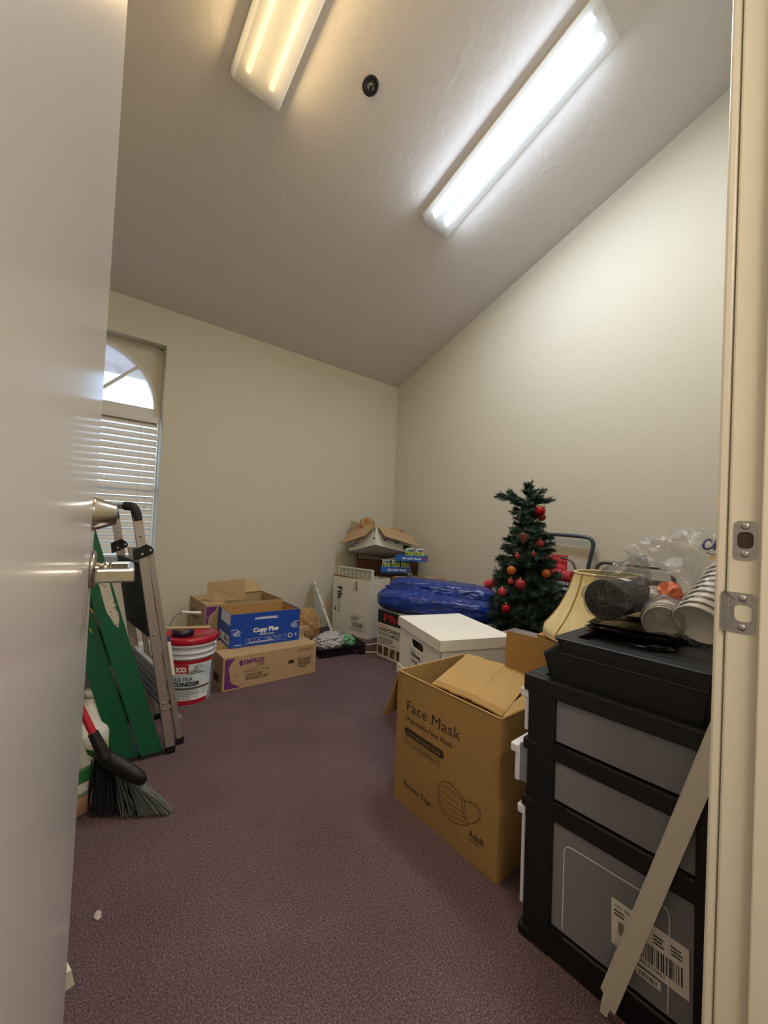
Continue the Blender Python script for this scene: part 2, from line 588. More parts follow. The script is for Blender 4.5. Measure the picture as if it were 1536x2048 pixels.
# =================================================================== THE ROOM
XL, XR, YB, YF = -0.32, 3.238, 3.6, 0.13
ZB, SL = 2.732, math.tan(0.38288)
def ceil_z(y):
    return ZB + (YB - y) * SL
WX0, WX1, WZ0, WZ1 = -0.257, 0.737, 0.70, 2.44     # window recess
WY = 3.70                                          # window plane

struct(MB().box((XL - .15, -1.9, -.12), (XR + .15, YB + .2, 0)).build('floor', M_carpet))
cl = MB().hexa([(XL - .15, -.02, ceil_z(-.02)), (XR + .15, -.02, ceil_z(-.02)), (XR + .15, YB + .2, ceil_z(YB + .2)), (XL - .15, YB + .2, ceil_z(YB + .2)),
                (XL - .15, -.02, ceil_z(-.02) + .12), (XR + .15, -.02, ceil_z(-.02) + .12), (XR + .15, YB + .2, ceil_z(YB + .2) + .12), (XL - .15, YB + .2, ceil_z(YB + .2) + .12)])
struct(cl.build('ceiling', M_ceil))
wb = MB()
wb.box((XL - .15, YB, -.1), (WX0, YB + .2, ZB + .05)).box((WX1, YB, -.1), (XR + .15, YB + .2, ZB + .05))
wb.box((WX0, YB, WZ1), (WX1, YB + .2, ZB + .05)).box((WX0, YB, -.1), (WX1, YB + .2, WZ0))
struct(wb.build('wall_back', M_wall))
def side_wall(name, x0, x1):
    p = [(x0, -.02, -.1), (x0, YB, -.1), (x0, YB, ceil_z(YB) + .03), (x0, -.02, ceil_z(-.02) + .03)]
    struct(MB().prism(p, (x1 - x0, 0, 0)).build(name, M_wall))
side_wall('wall_right', XR, XR + .15)
side_wall('wall_left', XL - .15, XL)
DT = 2.46                                           # door opening height
wf = MB().box((.806, 0, -.1), (XR, YF, ceil_z(0))).box((XL, 0, -.1), (-.084, YF, ceil_z(0))).box((-.084, 0, DT + .02), (.806, YF, ceil_z(0)))
struct(wf.build('wall_front', M_wall))
hw = MB().box((XL - .15, -1.9, -.1), (XL, -.02, 2.75)).box((1.9, -1.9, -.1), (2.0, 0, 2.75)).box((XL, -1.9, -.1), (1.9, -1.8, 2.75))
struct(hw.build('wall_hall', M_wall))
struct(MB().box((XL - .15, -1.9, 2.7), (2.0, 0, 2.8)).build('ceiling_hall', M_ceil))
struct(MB().box((-6, YB + .2, -.3), (8, 14, -.15)).build('ground', mat('concrete', '#b5b0a8', .9, bump=(30, .2))))

# ---- strike-side door frame, a little out of plumb as in the photograph
LEAN = Matrix.Translation((0, .0, 1.0)) @ Matrix.Rotation(math.radians(.75), 4, 'X') @ Matrix.Translation((0, 0, -1.0))
t1 = struct(bpy.data.objects.new('trim_1', None)); COL.objects.link(t1)
MB().box((.785, -.012, -.0), (.806, .1265, DT), LEAN, .003).build('jamb', M_cream, t1)
MB().box((.773, .046, -.0), (.786, .0885, DT), LEAN, .002).build('door_stop', M_cream, t1)
MB().box((.7885, .1275, -.0), (.86, .141, DT + .06), LEAN, .004).build('casing', M_cream, t1)
MB().box((.806, -.014, -.0), (.87, -.001, DT + .06), LEAN, .004).build('hall_casing', M_cream, t1)
t2 = struct(bpy.data.objects.new('trim_2', None)); COL.objects.link(t2)
MB().box((-.084, -.012, 0), (-.063, .1265, DT)).build('jamb', M_cream, t2)
MB().box((-.084, -.012, DT), (.806, .1265, DT + .02)).build('head_jamb', M_cream, t2)

def strike(yc, zc, w_, h_, name, hole_w, hole_h, lip=0.):
    """strike plate on the jamb face, X = .785 looking along +X; right in the picture is -Y"""
    poly = []
    r = .006
    y0, y1 = yc - w_ / 2, yc + w_ / 2 + lip
    for (cy, cz, a0) in ((y0 + r, zc - h_ / 2 + r, PI), (y1 - r, zc - h_ / 2 + r, 1.5 * PI), (y1 - r, zc + h_ / 2 - r, 0), (y0 + r, zc + h_ / 2 - r, .5 * PI)):
        for k in range(5):
            a = a0 + k * PI / 8
            poly.append((cy + r * math.cos(a), cz + r * math.sin(a)))
    hole = []
    rr = min(hole_w, hole_h) * .35
    for (cy, cz, a0) in ((yc - hole_w / 2 + rr, zc - hole_h / 2 + rr, PI), (yc + hole_w / 2 - rr, zc - hole_h / 2 + rr, 1.5 * PI), (yc + hole_w / 2 - rr, zc + hole_h / 2 - rr, 0), (yc - hole_w / 2 + rr, zc + hole_h / 2 - rr, .5 * PI)):
        for k in range(5):
            a = a0 + k * PI / 8
            hole.append((cy + rr * math.cos(a), cz + rr * math.sin(a)))
    n = len(poly)
    x = .7835
    def bendx(y):   # the lip curls round the jamb edge into the room
        return x + max(0, y - .1255) ** 1.2 * 1.3
    vs = [(bendx(p[0]), p[0], p[1]) for p in poly] + [(bendx(p[0]), p[0], p[1]) for p in hole] + [(bendx(p[0]) + .0014, p[0], p[1]) for p in poly]
    fs = [(i, (i + 1) % n, n + (i + 1) % n, n + i) for i in range(n)] + [(i, (i + 1) % n, 2 * n + (i + 1) % n, 2 * n + i) for i in range(n)]
    pl = MB().add([LEAN @ V(v) for v in vs], fs).build(name, M_steel, t1)
    MB().prism([LEAN @ V((.7848, p[0], p[1])) for p in hole], (.0004, 0, 0)).build('bolt_hole', M_dark if not lip else M_cream, pl)
    for sz in (-1, 1):
        c = LEAN @ V((x, yc + (.0 if not lip else .001), zc + sz * h_ * .36))
        sc = MB().lathe([(0, .0012), (.0035, .001), (.005, 0), (.005, -.001)], 14, frame(c, (0, 1, 0), (0, 0, 1), (-1, 0, 0)))
        sc.box((-.0028, -.0005, .0011), (.0028, .0005, .0014), frame(c, (0, .8, .6), (0, -.6, .8), (-1, 0, 0)))
        sc.build('screw', M_steel, pl)
strike(.1065, 1.0775, .0255, .0565, 'deadbolt_strike', .018, .024)
strike(.1065, .972, .0275, .058, 'latch_strike', .020, .0255, .0125)

# ---- the open door
AL = math.radians(82.0)
DL = frame((-.061, .135, 0), (math.cos(AL), math.sin(AL), 0), (-math.sin(AL), math.cos(AL), 0))   # x along leaf, y to the room side
dr = struct(bpy.data.objects.new('door_1', None)); COL.objects.link(dr)
MB().box((.004, -.035, .012), (.828, 0, DT - .012), DL, .002).build('door_leaf', M_doorp, dr)
def dframe(x, z):      # face frame on the hall-side face: local x to the right (towards free edge), y up, z out
    return DL @ frame((x, -.035, z), (1, 0, 0), (0, 0, 1), (0, -1, 0))
F = dframe(.764, 1.079)
db = MB().lathe([(.0, .0), (.0300, .0), (.0300, .002), (.0290, .004), (.0180, .034), (.0168, .0355), (.0, .0355)], 40, F).build('deadbolt', M_chrome, dr)
MB().lathe([(.0, .0360), (.011, .0360), (.0115, .0345)], 24, F).build('key_cylinder', M_chrome, db)
F = dframe(.770, .980)
rs = MB().lathe([(0, 0), (.034, 0), (.034, .005), (.030, .008), (.018, .009), (.0, .009)], 40, F).build('lever_rose', M_chrome, dr)
MB().lathe([(.012, .008), (.012, .019), (.0145, .020), (.0145, .026), (.010, .028), (.010, .036)], 24, F).build('lever_neck', M_chrome, rs)
lv = MB().box((-.0115, -.0125, .030), (.0115, .0125, .062), F, .002)
lv.box((-.098, -.0115, .0555), (.0115, .0115, .066), F, .002)
lv.box((-.108, -.0110, .012), (-.0965, .0110, .066), F, .003)
lv.build('lever_handle', M_chrome, dr)
F = DL @ frame((.8285, -.0175, .980), (0, 1, 0), (0, 0, 1), (1, 0, 0))
MB().box((-.0125, -.028, 0), (.0125, .028, .0012), F).build('latch_plate', M_steel, dr)
# the lever and deadbolt trim of the room side
F2 = DL @ frame((.770, 0, .980), (-1, 0, 0), (0, 0, 1), (0, 1, 0))
MB().lathe([(0, 0), (.034, 0), (.034, .005), (.012, .009), (.012, .05), (0, .05)], 24, F2).box((-.012, -.011, .045), (.115, .011, .060), F2, .003).build('room_side_lever', M_chrome, dr)

# ---- the arched window
wn = struct(bpy.data.objects.new('window_1', None)); COL.objects.link(wn)
AC, AR, AZ = .243, .468, 1.93       # arch centre, radius, spring line
def arcpt(a, r):
    return (AC + r * math.cos(a), AZ + r * math.sin(a))
sp = MB()
N = 40
for k in range(N):
    a0, a1 = PI * k / N, PI * (k + 1) / N
    p0, p1 = arcpt(a0, AR), arcpt(a1, AR)
    def out(a):
        c, s_ = math.cos(a), math.sin(a)
        kx = ((WX1 - AC) if c > 0 else (AC - WX0)) / max(abs(c), 1e-6); kz = (WZ1 - AZ) / max(s_, 1e-6)
        k_ = min(kx, kz); return (AC + c * k_, AZ + s_ * k_)
    q0, q1 = out(a0), out(a1)
    sp.prism([(p0[0], WY, p0[1]), (q0[0], WY, q0[1]), (q1[0], WY, q1[1]), (p1[0], WY, p1[1])], (0, .06, 0))
sp.build('arch_spandrel', M_wall, wn)
fr = MB()
for k in range(N):
    a0, a1 = PI * k / N, PI * (k + 1) / N
    P = [arcpt(a0, AR - .022), arcpt(a0, AR + .004), arcpt(a1, AR + .004), arcpt(a1, AR - .022)]
    fr.prism([(p[0], WY - .008, p[1]) for p in P], (0, .05, 0))
fr.build('arch_frame', M_vinyl, wn)
MB().box((WX0, WY - .012, 1.865), (WX1, WY + .06, 1.935), None, .004).build('transom', M_vinyl, wn)
for a in (45, 135):
    a = math.radians(a)
    d = V((math.cos(a), 0, math.sin(a))); n_ = V((-d.z, 0, d.x)) * .011
    c = V((AC, WY, AZ))
    MB().prism([c + n_ * 1, c - n_ * 1, c - n_ + d * (AR - .015), c + n_ + d * (AR - .015)], (0, .03, 0)).build('muntin', M_vinyl, wn)
lf = MB().box((WX0, WY, WZ0), (WX0 + .045, WY + .06, 1.87)).box((WX1 - .012, WY, WZ0), (WX1, WY + .06, 1.87)).box((WX0, WY, WZ0), (WX1, WY + .06, WZ0 + .05)).box((WX0, WY + .01, 1.27), (WX1, WY + .05, 1.31))
lf.build('window_frame', M_vinyl, wn)
MB().box((WX0 + .001, YB - .02, WZ0 - .02), (WX1 - .001, WY, WZ0), None, .004).build('window_sill', M_vinyl, wn)
M_glass = film_mat('window_glass', (.93, .96, .97), (.8, .8, .8), 1, .02, .0)
for nd in M_glass.node_tree.nodes:
    if nd.type == 'BUMP': nd.inputs['Strength'].default_value = 0
    if nd.type == 'MAP_RANGE': nd.inputs['To Min'].default_value = .03; nd.inputs['To Max'].default_value = .5
fan = [(AC, WY + .025, AZ)] + [(arcpt(PI * k / N, AR)[0], WY + .025, arcpt(PI * k / N, AR)[1]) for k in range(N + 1)]
for k0 in range(3):
    a0, a1 = (0, PI / 4, 3 * PI / 4)[k0], (PI / 4, 3 * PI / 4, PI)[k0]
    pts = [(AC, WY + .025, AZ)] + [(arcpt(a0 + (a1 - a0) * k / 14, AR)[0], WY + .025, arcpt(a0 + (a1 - a0) * k / 14, AR)[1]) for k in range(15)]
    MB().add(pts, [list(range(len(pts)))]).build('pane', M_glass, wn)
MB().add([(WX0 + .04, WY + .03, 1.3), (WX1 - .01, WY + .03, 1.3), (WX1 - .01, WY + .03, 1.87), (WX0 + .04, WY + .03, 1.87)], [(0, 1, 2, 3)]).build('pane', M_glass, wn)
MB().add([(WX0 + .04, WY + .03, WZ0 + .04), (WX1 - .01, WY + .03, WZ0 + .04), (WX1 - .01, WY + .03, 1.28), (WX0 + .04, WY + .03, 1.28)], [(0, 1, 2, 3)]).build('pane', M_glass, wn)

# ---- eave of the roof outside the window
ev = struct(bpy.data.objects.new('trim_3', None)); COL.objects.link(ev)
MB().box((-3, YB + .2, 2.50), (6, 4.62, 2.58)).build('soffit', M_soffit, ev)
MB().box((-3, 4.62, 2.43), (6, 4.66, 2.62)).build('fascia', M_roof, ev)

# ---- blind
bl = thing('window_blind', 'white horizontal slat blind covering the lower part of the arched window', 'blind', (.24, 3.655, 1.82))
BX0, BX1 = WX0 + .012, .712
MB().box((BX0, 3.63, 1.812), (BX1, 3.682, 1.858), None, .003).build('headrail', M_vinyl, bl)
ta = math.radians(58)
slat_mesh = None
for k in range(21):
    z = 1.797 - .0495 * k
    if slat_mesh is None:
        mb = MB()
        pr_ = []
        for j in range(5):
            u = (j - 2) / 2
            y_, z_ = u * .0262, .0025 * (1 - u * u)
            pr_.append((y_ * math.cos(ta) - z_ * math.sin(ta), y_ * math.sin(ta) + z_ * math.cos(ta)))
        for j in range(4):
            a, b = pr_[j], pr_[j + 1]
            mb.hexa([(BX0, 3.656 + a[0], z + a[1]), (BX1, 3.656 + a[0], z + a[1]), (BX1, 3.656 + b[0], z + b[1]), (BX0, 3.656 + b[0], z + b[1]),
                     (BX0, 3.656 + a[0], z + a[1] + .002), (BX1, 3.656 + a[0], z + a[1] + .002), (BX1, 3.656 + b[0], z + b[1] + .002), (BX0, 3.656 + b[0], z + b[1] + .002)])
        s0 = mb.build('slat', M_slat, bl); slat_mesh = s0.data; z_first = z
    else:
        o = bpy.data.objects.new('slat', slat_mesh); COL.objects.link(o); o.parent = bl
        o.location = (0, 0, z - z_first)
MB().box((BX0, 3.64, .755), (BX1, 3.672, .775), None, .003).build('bottom_rail', M_vinyl, bl)
for x in (.60, -.1):
    MB().tube([(x, 3.634, 1.81), (x, 3.634, .77)], .0016, 5).build('ladder_cord', M_vinyl, bl)
pc = MB().tube([(.655, 3.628, 1.815), (.65, 3.628, 1.16)], .0012, 5).build('pull_cord', M_vinyl, bl)
MB().lathe([(.002, .03), (.007, .008), (.006, 0), (0, 0)], 10, Matrix.Translation((.65, 3.628, 1.135))).build('cord_tassel', M_vinyl, pc)

# ---- ceiling lights (unseen area lamps added at the lens light the room, the tubes only glow)
def ceiling_light(label, xc, col, power, milk, flank):
    y_lo = 2.065
    a = V((0, math.cos(.38288), -math.sin(.38288)))       # down the slope, to the back
    n_ = V((0, -math.sin(.38288), -math.cos(.38288)))     # out of the ceiling
    L = 1.29
    o = V((xc, y_lo, ceil_z(y_lo))) - a * L + n_ * .001
    F = frame(o, (1, 0, 0), a, n_)
    t = thing('ceiling_light', label, 'ceiling light', o, 'ceiling lights')
    MB().box((-.128, .002, 0), (.128, L - .002, .014), F).build('housing', M_white, t)
    e = bpy.data.materials.new('tube_light'); e.use_nodes = True
    b = e.node_tree.nodes['Principled BSDF']
    b.inputs['Base Color'].default_value = (.9, .9, .9, 1)
    b.inputs['Emission Color'].default_value = (*col, 1); b.inputs['Emission Strength'].default_value = TUBE_GLOW * (1.5 if power > 7 else 1.0)
    for sx in (-.062, .062):
        MB().tube([F @ V((sx, .05, .040)), F @ V((sx, L - .05, .040))], .0127, 12).build('fluorescent_tube', e, t)
        for y0 in (.012, L - .05):
            MB().box((sx - .012, y0, .014), (sx + .012, y0 + .036, .05), F).build('lamp_holder', M_white, t)
    prof = [(-.13, .002), (-.13, .052), (-.118, .078), (.118, .078), (.13, .052), (.13, .002)]
    mb = MB()
    for i in range(5):
        p, q = prof[i], prof[i + 1]
        mb.add([F @ V((p[0], 0, p[1])), F @ V((q[0], 0, q[1])), F @ V((q[0], L, q[1])), F @ V((p[0], L, p[1]))], [(0, 1, 2, 3)])
    for y in (0, L):
        mb.add([F @ V((p[0], y, p[1])) for p in prof], [list(range(6))])
    mb.build('lens', lens_mat('prismatic_lens_' + label.split()[0], milk), t)
    # the light the fitting throws: down through the lens face and out of its two flanks
    for nm, c, dirv, w_, e_ in (('lamp_face', F @ V((0, L / 2, .0795)), n_, .22, .80), ('lamp_flank', F @ V((.128, L / 2, .068)), (V((.8, 0, 0)) + n_ * .6).normalized(), .03, flank), ('lamp_flank', F @ V((-.128, L / 2, .068)), (V((-.8, 0, 0)) + n_ * .6).normalized(), .03, flank)):
        ld_ = bpy.data.lights.new(nm, 'AREA'); ld_.shape = 'RECTANGLE'
        ld_.size, ld_.size_y = w_, L - .12
        ld_.energy = power * e_; ld_.color = col
        lo_ = bpy.data.objects.new(nm, ld_); COL.objects.link(lo_); lo_.parent = t
        zz_ = -dirv; yy_ = a; xx_ = yy_.cross(zz_)
        mm = Matrix((xx_, yy_, zz_)).transposed().to_4x4(); mm.translation = c - V(o)
        lo_.matrix_local = mm
    return t
ceiling_light('warm yellowish fluorescent wrap light on the sloped ceiling, nearer the door side', .763, TUBE_WARM, TUBE_WARM_POWER, .65, .22)
ceiling_light('cool white fluorescent wrap light on the sloped ceiling, nearer the right wall', 2.152, TUBE_COOL, TUBE_COOL_POWER, .40, .14)

# ---- round ceiling sprinkler between the lights
n_ = V((0, -math.sin(.38288), -math.cos(.38288)))
o = V((1.275, 1.742, ceil_z(1.742)))
t = thing('fire_sprinkler', 'small round dark recessed sprinkler in the ceiling between the two lights', 'sprinkler', o)
F = frame(o, (1, 0, 0), V((0, math.cos(.38288), -math.sin(.38288))), n_)
MB().lathe([(.030, 0), (.046, 0), (.046, .003), (.040, .007), (.030, .006)], 32, F, close=True).build('escutcheon', M_black, t)
MB().lathe([(.030, .001), (.028, .004), (.016, .004), (.016, .001)], 28, F).build('inner_ring', mat('dark_bronze', '#4a4440', .4, .6), t)
sp_ = MB().lathe([(.0, .022), (.012, .022), (.012, .019), (.004, .017), (.004, .002), (.0, .002)], 20, F)
sp_.build('sprinkler_head', mat('dark_bronze2', '#2c2724', .4, .6), t)

# =================================================================== CARTONS
def carton_walls(M, w_, d_, h_, t=.004, bottom=True):
    """open-topped corrugated carton in frame M: x across the front, y away, z up"""
    mb = MB()
    mb.box((0, 0, 0), (w_, t, h_), M).box((0, d_ - t, 0), (w_, d_, h_), M)
    mb.box((0, t, 0), (t, d_ - t, h_), M).box((w_ - t, t, 0), (w_, d_ - t, h_), M)
    if bottom:
        mb.box((t, t, 0), (w_ - t, d_ - t, t), M)
    return mb
def panel(M, pts, t=.004, nrm=None):
    p = [M @ V(q) for q in pts]
    n_ = (p[1] - p[0]).cross(p[2] - p[0]).normalized() if nrm is None else V(nrm)
    return MB().prism(p, n_ * t)

# ---- towel carton at the front (long, closed)
a0 = V((.938, 2.566, 0)); ex = V((.653, -.025, 0)).normalized(); ey = V((-ex.y, ex.x, 0))
M = frame(a0, ex, ey)
Wd, Dp, Hh = .655, .40, .212
t = thing('towel_carton', 'long closed brown towel carton lying on the carpet under the blue box', 'carton', a0, 'brown towel cartons')
MB().box((0, 0, 0), (Wd, Dp, Hh), M, .003).build('carton_body', M_cardlt, t)
MB().box((.0, Dp / 2 - .024, Hh - .0005), (Wd, Dp / 2 + .024, Hh + .0006), M).build('sealing_tape', M_tape, t)
fo, ux, uz = M @ V((0, 0, 0)), ex, V((0, 0, 1))
pur = [('p', [(.012, .012), (.115, .012), (.085, .028), (.062, .04), (.048, .06), (.044, .10), (.035, .13), (.040, .155), (.06, .18), (.075, .198), (.012, .198)])]
pur += [('p', [(.099, .162), (.112, .140), (.125, .150), (.128, .170), (.115, .182), (.102, .178)]), ('t', 'EMPRESS', .131, .150, .041, {'w': .135, 'b': .0012})]
printed(t, 'purple_lettering', M_purple, fo, ux, uz, pur)
ink = [('t', 'elite', .215, .128, .030, {'shear': .2}), ('r', .12, .118, .19, .0012), ('t', 'CENTER PULL TOWEL', .128, .094, .021, {'w': .175}),
       ('lines', .145, .045, .165, .042, 4, 3), ('t', 'ELCP 600013', .512, .172, .023, {'w': .115}),
       ('r', .440, .098, .043, .024), ('bar', .515, .072, .095, .052, 5), ('o', .497, .066, .125, .066, .0012), ('lines', .53, .056, .07, .012, 1, 8),
       ('l', [(.05, .085), (.06, .09), (.085, .09), (.093, .085), (.096, .03), (.085, .024), (.06, .024), (.05, .03), (.05, .085)], .0012), ('l', [(.06, .045), (.07, .055), (.08, .045)], .0012)]
printed(t, 'brown_lettering', M_dkink, fo, ux, uz, ink)
printed(t, 'side_lettering', M_dkink, M @ V((0, Dp, 0)), -ey, uz, [('r', .22, .035, .11, .05), ('lines', .05, .12, .18, .05, 3, 9)])

# ---- second towel carton standing open behind
M2 = frame((.975, 3.075, 0), (1, -.03, 0), (.03, 1, 0))
Wd, Dp, Hh = .60, .43, .445
t = thing('towel_carton', 'taller open brown towel carton with raised flaps against the back wall', 'carton', (.975, 3.075, 0), 'brown towel cartons')
carton_walls(M2, Wd, Dp, Hh).build('carton_body', M_cardlt, t)
panel(M2, [(.002, .002, Hh), (.15, .002, Hh), (.15, Dp - .002, Hh), (.002, Dp - .002, Hh)]).build('flap', M_cardlt, t)
fl_ = panel(M2, [(.110, .10, Hh + .005), (.325, .10, Hh + .005), (.322, .12, Hh + .158), (.040, .12, Hh + .150), (.040, .115, Hh + .016)])
fl_.build('flap', M_cardlt, t)
panel(M2, [(.335, Dp - .01, Hh), (.596, Dp - .01, Hh), (.55, Dp + .06, Hh + .105), (.335, Dp + .06, Hh + .115)]).build('flap', mat('light_cardboard_inside', '#bda178', .85), t)
panel(M2, [(.02, .19, Hh + .0045), (.15, .19, Hh + .0045), (.15, .195, Hh + .0045), (.02, .195, Hh + .0045)], .001).build('flap_slit', M_dkcard, t)
printed(t, 'purple_lettering', M_purple, M2 @ V((0, 0, 0)), (1, -.03, 0), (0, 0, 1), [('p', [(.006, .30), (.02, .31), (.028, .36), (.045, .385), (.07, .40), (.085, .432), (.006, .432)])])
printed(t, 'side_lettering', M_dkink, M2 @ V((0, Dp, 0)), (-.03, -1, 0), (0, 0, 1), [('lines', .06, .30, .25, .07, 4, 9)])

# ---- blue copy paper box on the long carton
a0 = V((1.030, 2.722, .2135)); ex = V((.49, -.045, 0)).normalized(); ey = V((-ex.y, ex.x, 0))
M = frame(a0, ex, ey)
Wd, Dp, Hh = .495, .325, .225
t = thing('paper_box', 'open blue copy paper box on top of the long brown towel carton', 'box', a0)
carton_walls(M, Wd, Dp, Hh, .004).build('box_body', M_bluecard, t)
ib = MB().box((.0043, .0043, .0045), (Wd - .0043, .0055, Hh - .004), M).box((.0043, Dp - .0055, .0045), (Wd - .0043, Dp - .0043, Hh + .001), M)
ib.box((.0043, .0055, .0045), (.0055, Dp - .0055, Hh - .004), M).box((Wd - .0055, .0055, .0045), (Wd - .0043, Dp - .0055, Hh - .004), M).box((.005, .005, .0043), (Wd - .005, Dp - .005, .006), M)
ib.build('brown_lining', M_card, t)
rag = MB()
rn = random.Random(4)
xs = [.0] + sorted(rn.uniform(.02, .48) for _ in range(14)) + [Wd]
top = [Hh + .0005 + .003 * math.sin(x * 18) + rn.uniform(-.001, .001) for x in xs]
for i in range(len(xs) - 1):
    rag.hexa([M @ V(p) for p in ((xs[i], .0008, Hh - .012), (xs[i + 1], .0008, Hh - .012), (xs[i + 1], .0034, Hh - .012), (xs[i], .0034, Hh - .012), (xs[i], .0008, top[i]), (xs[i + 1], .0008, top[i + 1]), (xs[i + 1], .0034, top[i + 1]), (xs[i], .0034, top[i]))])
rag.build('torn_edge', M_card, t)
def hand(x, y, s, d):   # the small hatched leaf-like emblem
    out = []
    for k in range(5):
        out.append(('l', [(x - s * .5 + k * s * .22, y - s * .1 + abs(k - 2) * s * .08), (x - s * .1 + k * s * .12, y + s * .35 - abs(k - 2) * s * .1)], s * .06))
        out.append(('l', [(x - s * .5 + k * s * .22, y + s * .0), (x - s * .2 + k * s * .16, y - s * .35)], s * .06))
    out.append(('l', [(x - d * s * .7, y + s * .5), (x, y + s * .52), (x + d * s * .55, y + s * .15)], s * .06))
    return out
wt = [('t', 'HAMMERMILL', .165, .178, .022, {'w': .165, 'b': .0009}), ('t', 'Copy Plus', .155, .092, .040, {'w': .18, 'b': .0022}), ('t', '99.99% JAM-FREE', .20, .068, .013, {'w': .10, 'b': .0004}),
      ('o', .105, .018, .29, .034, .001), ('r', .165, .018, .001, .034), ('r', .24, .018, .001, .034), ('r', .31, .018, .001, .034),
      ('t', '20', .125, .036, .014), ('t', '92', .19, .032, .015), ('t', '5,000', .255, .034, .014), ('t', '8.5 x 11', .315, .034, .013), ('lines', .12, .021, .26, .01, 1, 4),
      ('d', .425, .042, .017), ('l', [(.468, .03), (.468, .045), (.46, .04), (.468, .055), (.476, .04), (.468, .045)], .002), ('lines', .03, .012, .05, .008, 1, 2)]
wt += hand(.043, .095, .05, 1) + hand(.455, .112, .05, -1)
printed(t, 'white_lettering', M_whiteink, M @ V((0, 0, 0)), ex, (0, 0, 1), wt)
printed(t, 'round_seal', M_blue, M @ V((0, -.0008, 0)), ex, (0, 0, 1), [('d', .425, .042, .012)])
printed(t, 'white_label', M_whiteink, M @ V((0, Dp, 0)), -ey, (0, 0, 1), [('r', .09, .150, .10, .075), ('r', .195, .150, .126, .075), ('r', .06, .018, .25, .058)])
printed(t, 'label_print', M_ink, M @ V((-.0008, Dp, 0)), -ey, (0, 0, 1), [('bar', .18, .030, .07, .034, 3), ('lines', .07, .03, .09, .036, 4, 3), ('lines', .262, .03, .04, .036, 3, 4)])

# ---- brown paper bag and the little carton beside it
bm = crumple((1.915, 3.27, .125), (.135, .11, .155), 3, 4, .16, 2.0, True, .8)
o = MB().bm(bm).build('paper_bag', M_paperbag)
origin(o, (1.915, 3.27, .0)); tag(o, 'crumpled brown paper bag on the floor between blue box and filter carton', 'paper bag')
t = thing('small_carton', 'little brown carton with dark label half hidden behind the long towel carton', 'carton', (1.83, 3.05, 0))
Ms = frame((1.72, 3.06, 0), (1, -.1, 0), (.1, 1, 0))
MB().box((0, 0, 0), (.115, .06, .185), Ms, .002).build('carton_body', M_cardlt, t)
printed(t, 'label_print', M_dkink, Ms @ V((0, 0, 0)), (1, -.1, 0), (0, 0, 1), [('o', .07, .09, .038, .06, .004), ('lines', .075, .10, .03, .04, 3, 1)])

# ---- furnace filter leaning at the back wall
A, B, G = V((2.185, 3.17, .012)), V((2.075, 3.36, .492)), V((.105, .20, 0))
t = thing('air_filter', 'thin white framed air filter leaning towards the back wall above the paint tray', 'air filter', A)
th = V((-.022, .006, .003))
def slab(p0, p1, p2, p3, d): return MB().prism([p0, p1, p2, p3], d)
up_ = (B - A).normalized()
fm = MB().prism([A, B, B + G * .06, A + G * .06], th).prism([A + G * .94, B + G * .94, B + G, A + G], th)
fm.prism([A, A + up_ * .02, A + up_ * .02 + G, A + G], th).prism([B - up_ * .02, B, B + G, B - up_ * .02 + G], th)
fm.build('card_frame', M_wcard, t)
pm = MB()
for k in range(14):
    q0, q1 = A + G * (.07 + .86 * k / 14), A + G * (.07 + .86 * (k + 1) / 14)
    mid = (q0 + q1) / 2 + th * .7
    Lq = B - A
    pm.add([q0 + th * .25, mid, mid + Lq * .95, q0 + th * .25 + Lq * .95], [(0, 1, 2, 3)]).add([mid, q1 + th * .25, q1 + th * .25 + Lq * .95, mid + Lq * .95], [(0, 1, 2, 3)])
pm.build('pleated_media', M_pleat, t)
pr2 = MB()
for (a_, b_) in ((.04, .12), (.16, .20), (.24, .27), (.80, .86), (.90, .96), (.4, .44), (.55, .6)):
    p, q = A + (B - A) * a_, A + (B - A) * b_
    nn = -G.normalized() * .0008
    pr2.add([p + th * .25 + nn, q + th * .25 + nn, q + th * .7 + nn, p + th * .7 + nn], [(0, 1, 2, 3)])
pr2.build('frame_print', M_greyink, t)['kind'] = 'stuff'

# ---- paint tray with a plastic bag and a green scrap in it
t = thing('paint_tray', 'black plastic paint tray on the carpet in front of the filter carton', 'paint tray', (1.9, 2.85, 0))
ex = V((.361, -.09, 0)).normalized(); ey = V((-ex.y, ex.x, 0))
M = frame((1.768, 2.760, 0), ex, ey)
L_, W_ = .385, .285
def loop(x0, x1, y0, y1, z0, z1, r=.02, n=4):
    out = []
    for (cx, cy, a) in ((x0 + r, y0 + r, PI), (x1 - r, y0 + r, 1.5 * PI), (x1 - r, y1 - r, 0), (x0 + r, y1 - r, .5 * PI)):
        for k in range(n + 1):
            an = a + k * PI / 2 / n
            x = cx + r * math.cos(an); y = cy + r * math.sin(an)
            out.append(M @ V((x, y, z0 + (z1 - z0) * (x - x0) / (x1 - x0))))
    return out
rings = [loop(.012, L_ - .02, .012, W_ - .012, .002, .055), loop(0, L_, 0, W_, .074, .088), loop(-.008, L_ + .01, -.008, W_ + .008, .074, .088), loop(-.008, L_ + .01, -.008, W_ + .008, .066, .080), loop(.004, L_ - .004, .004, W_ - .004, .066, .080), loop(.010, L_ - .018, .010, W_ - .010, .0, .051)]
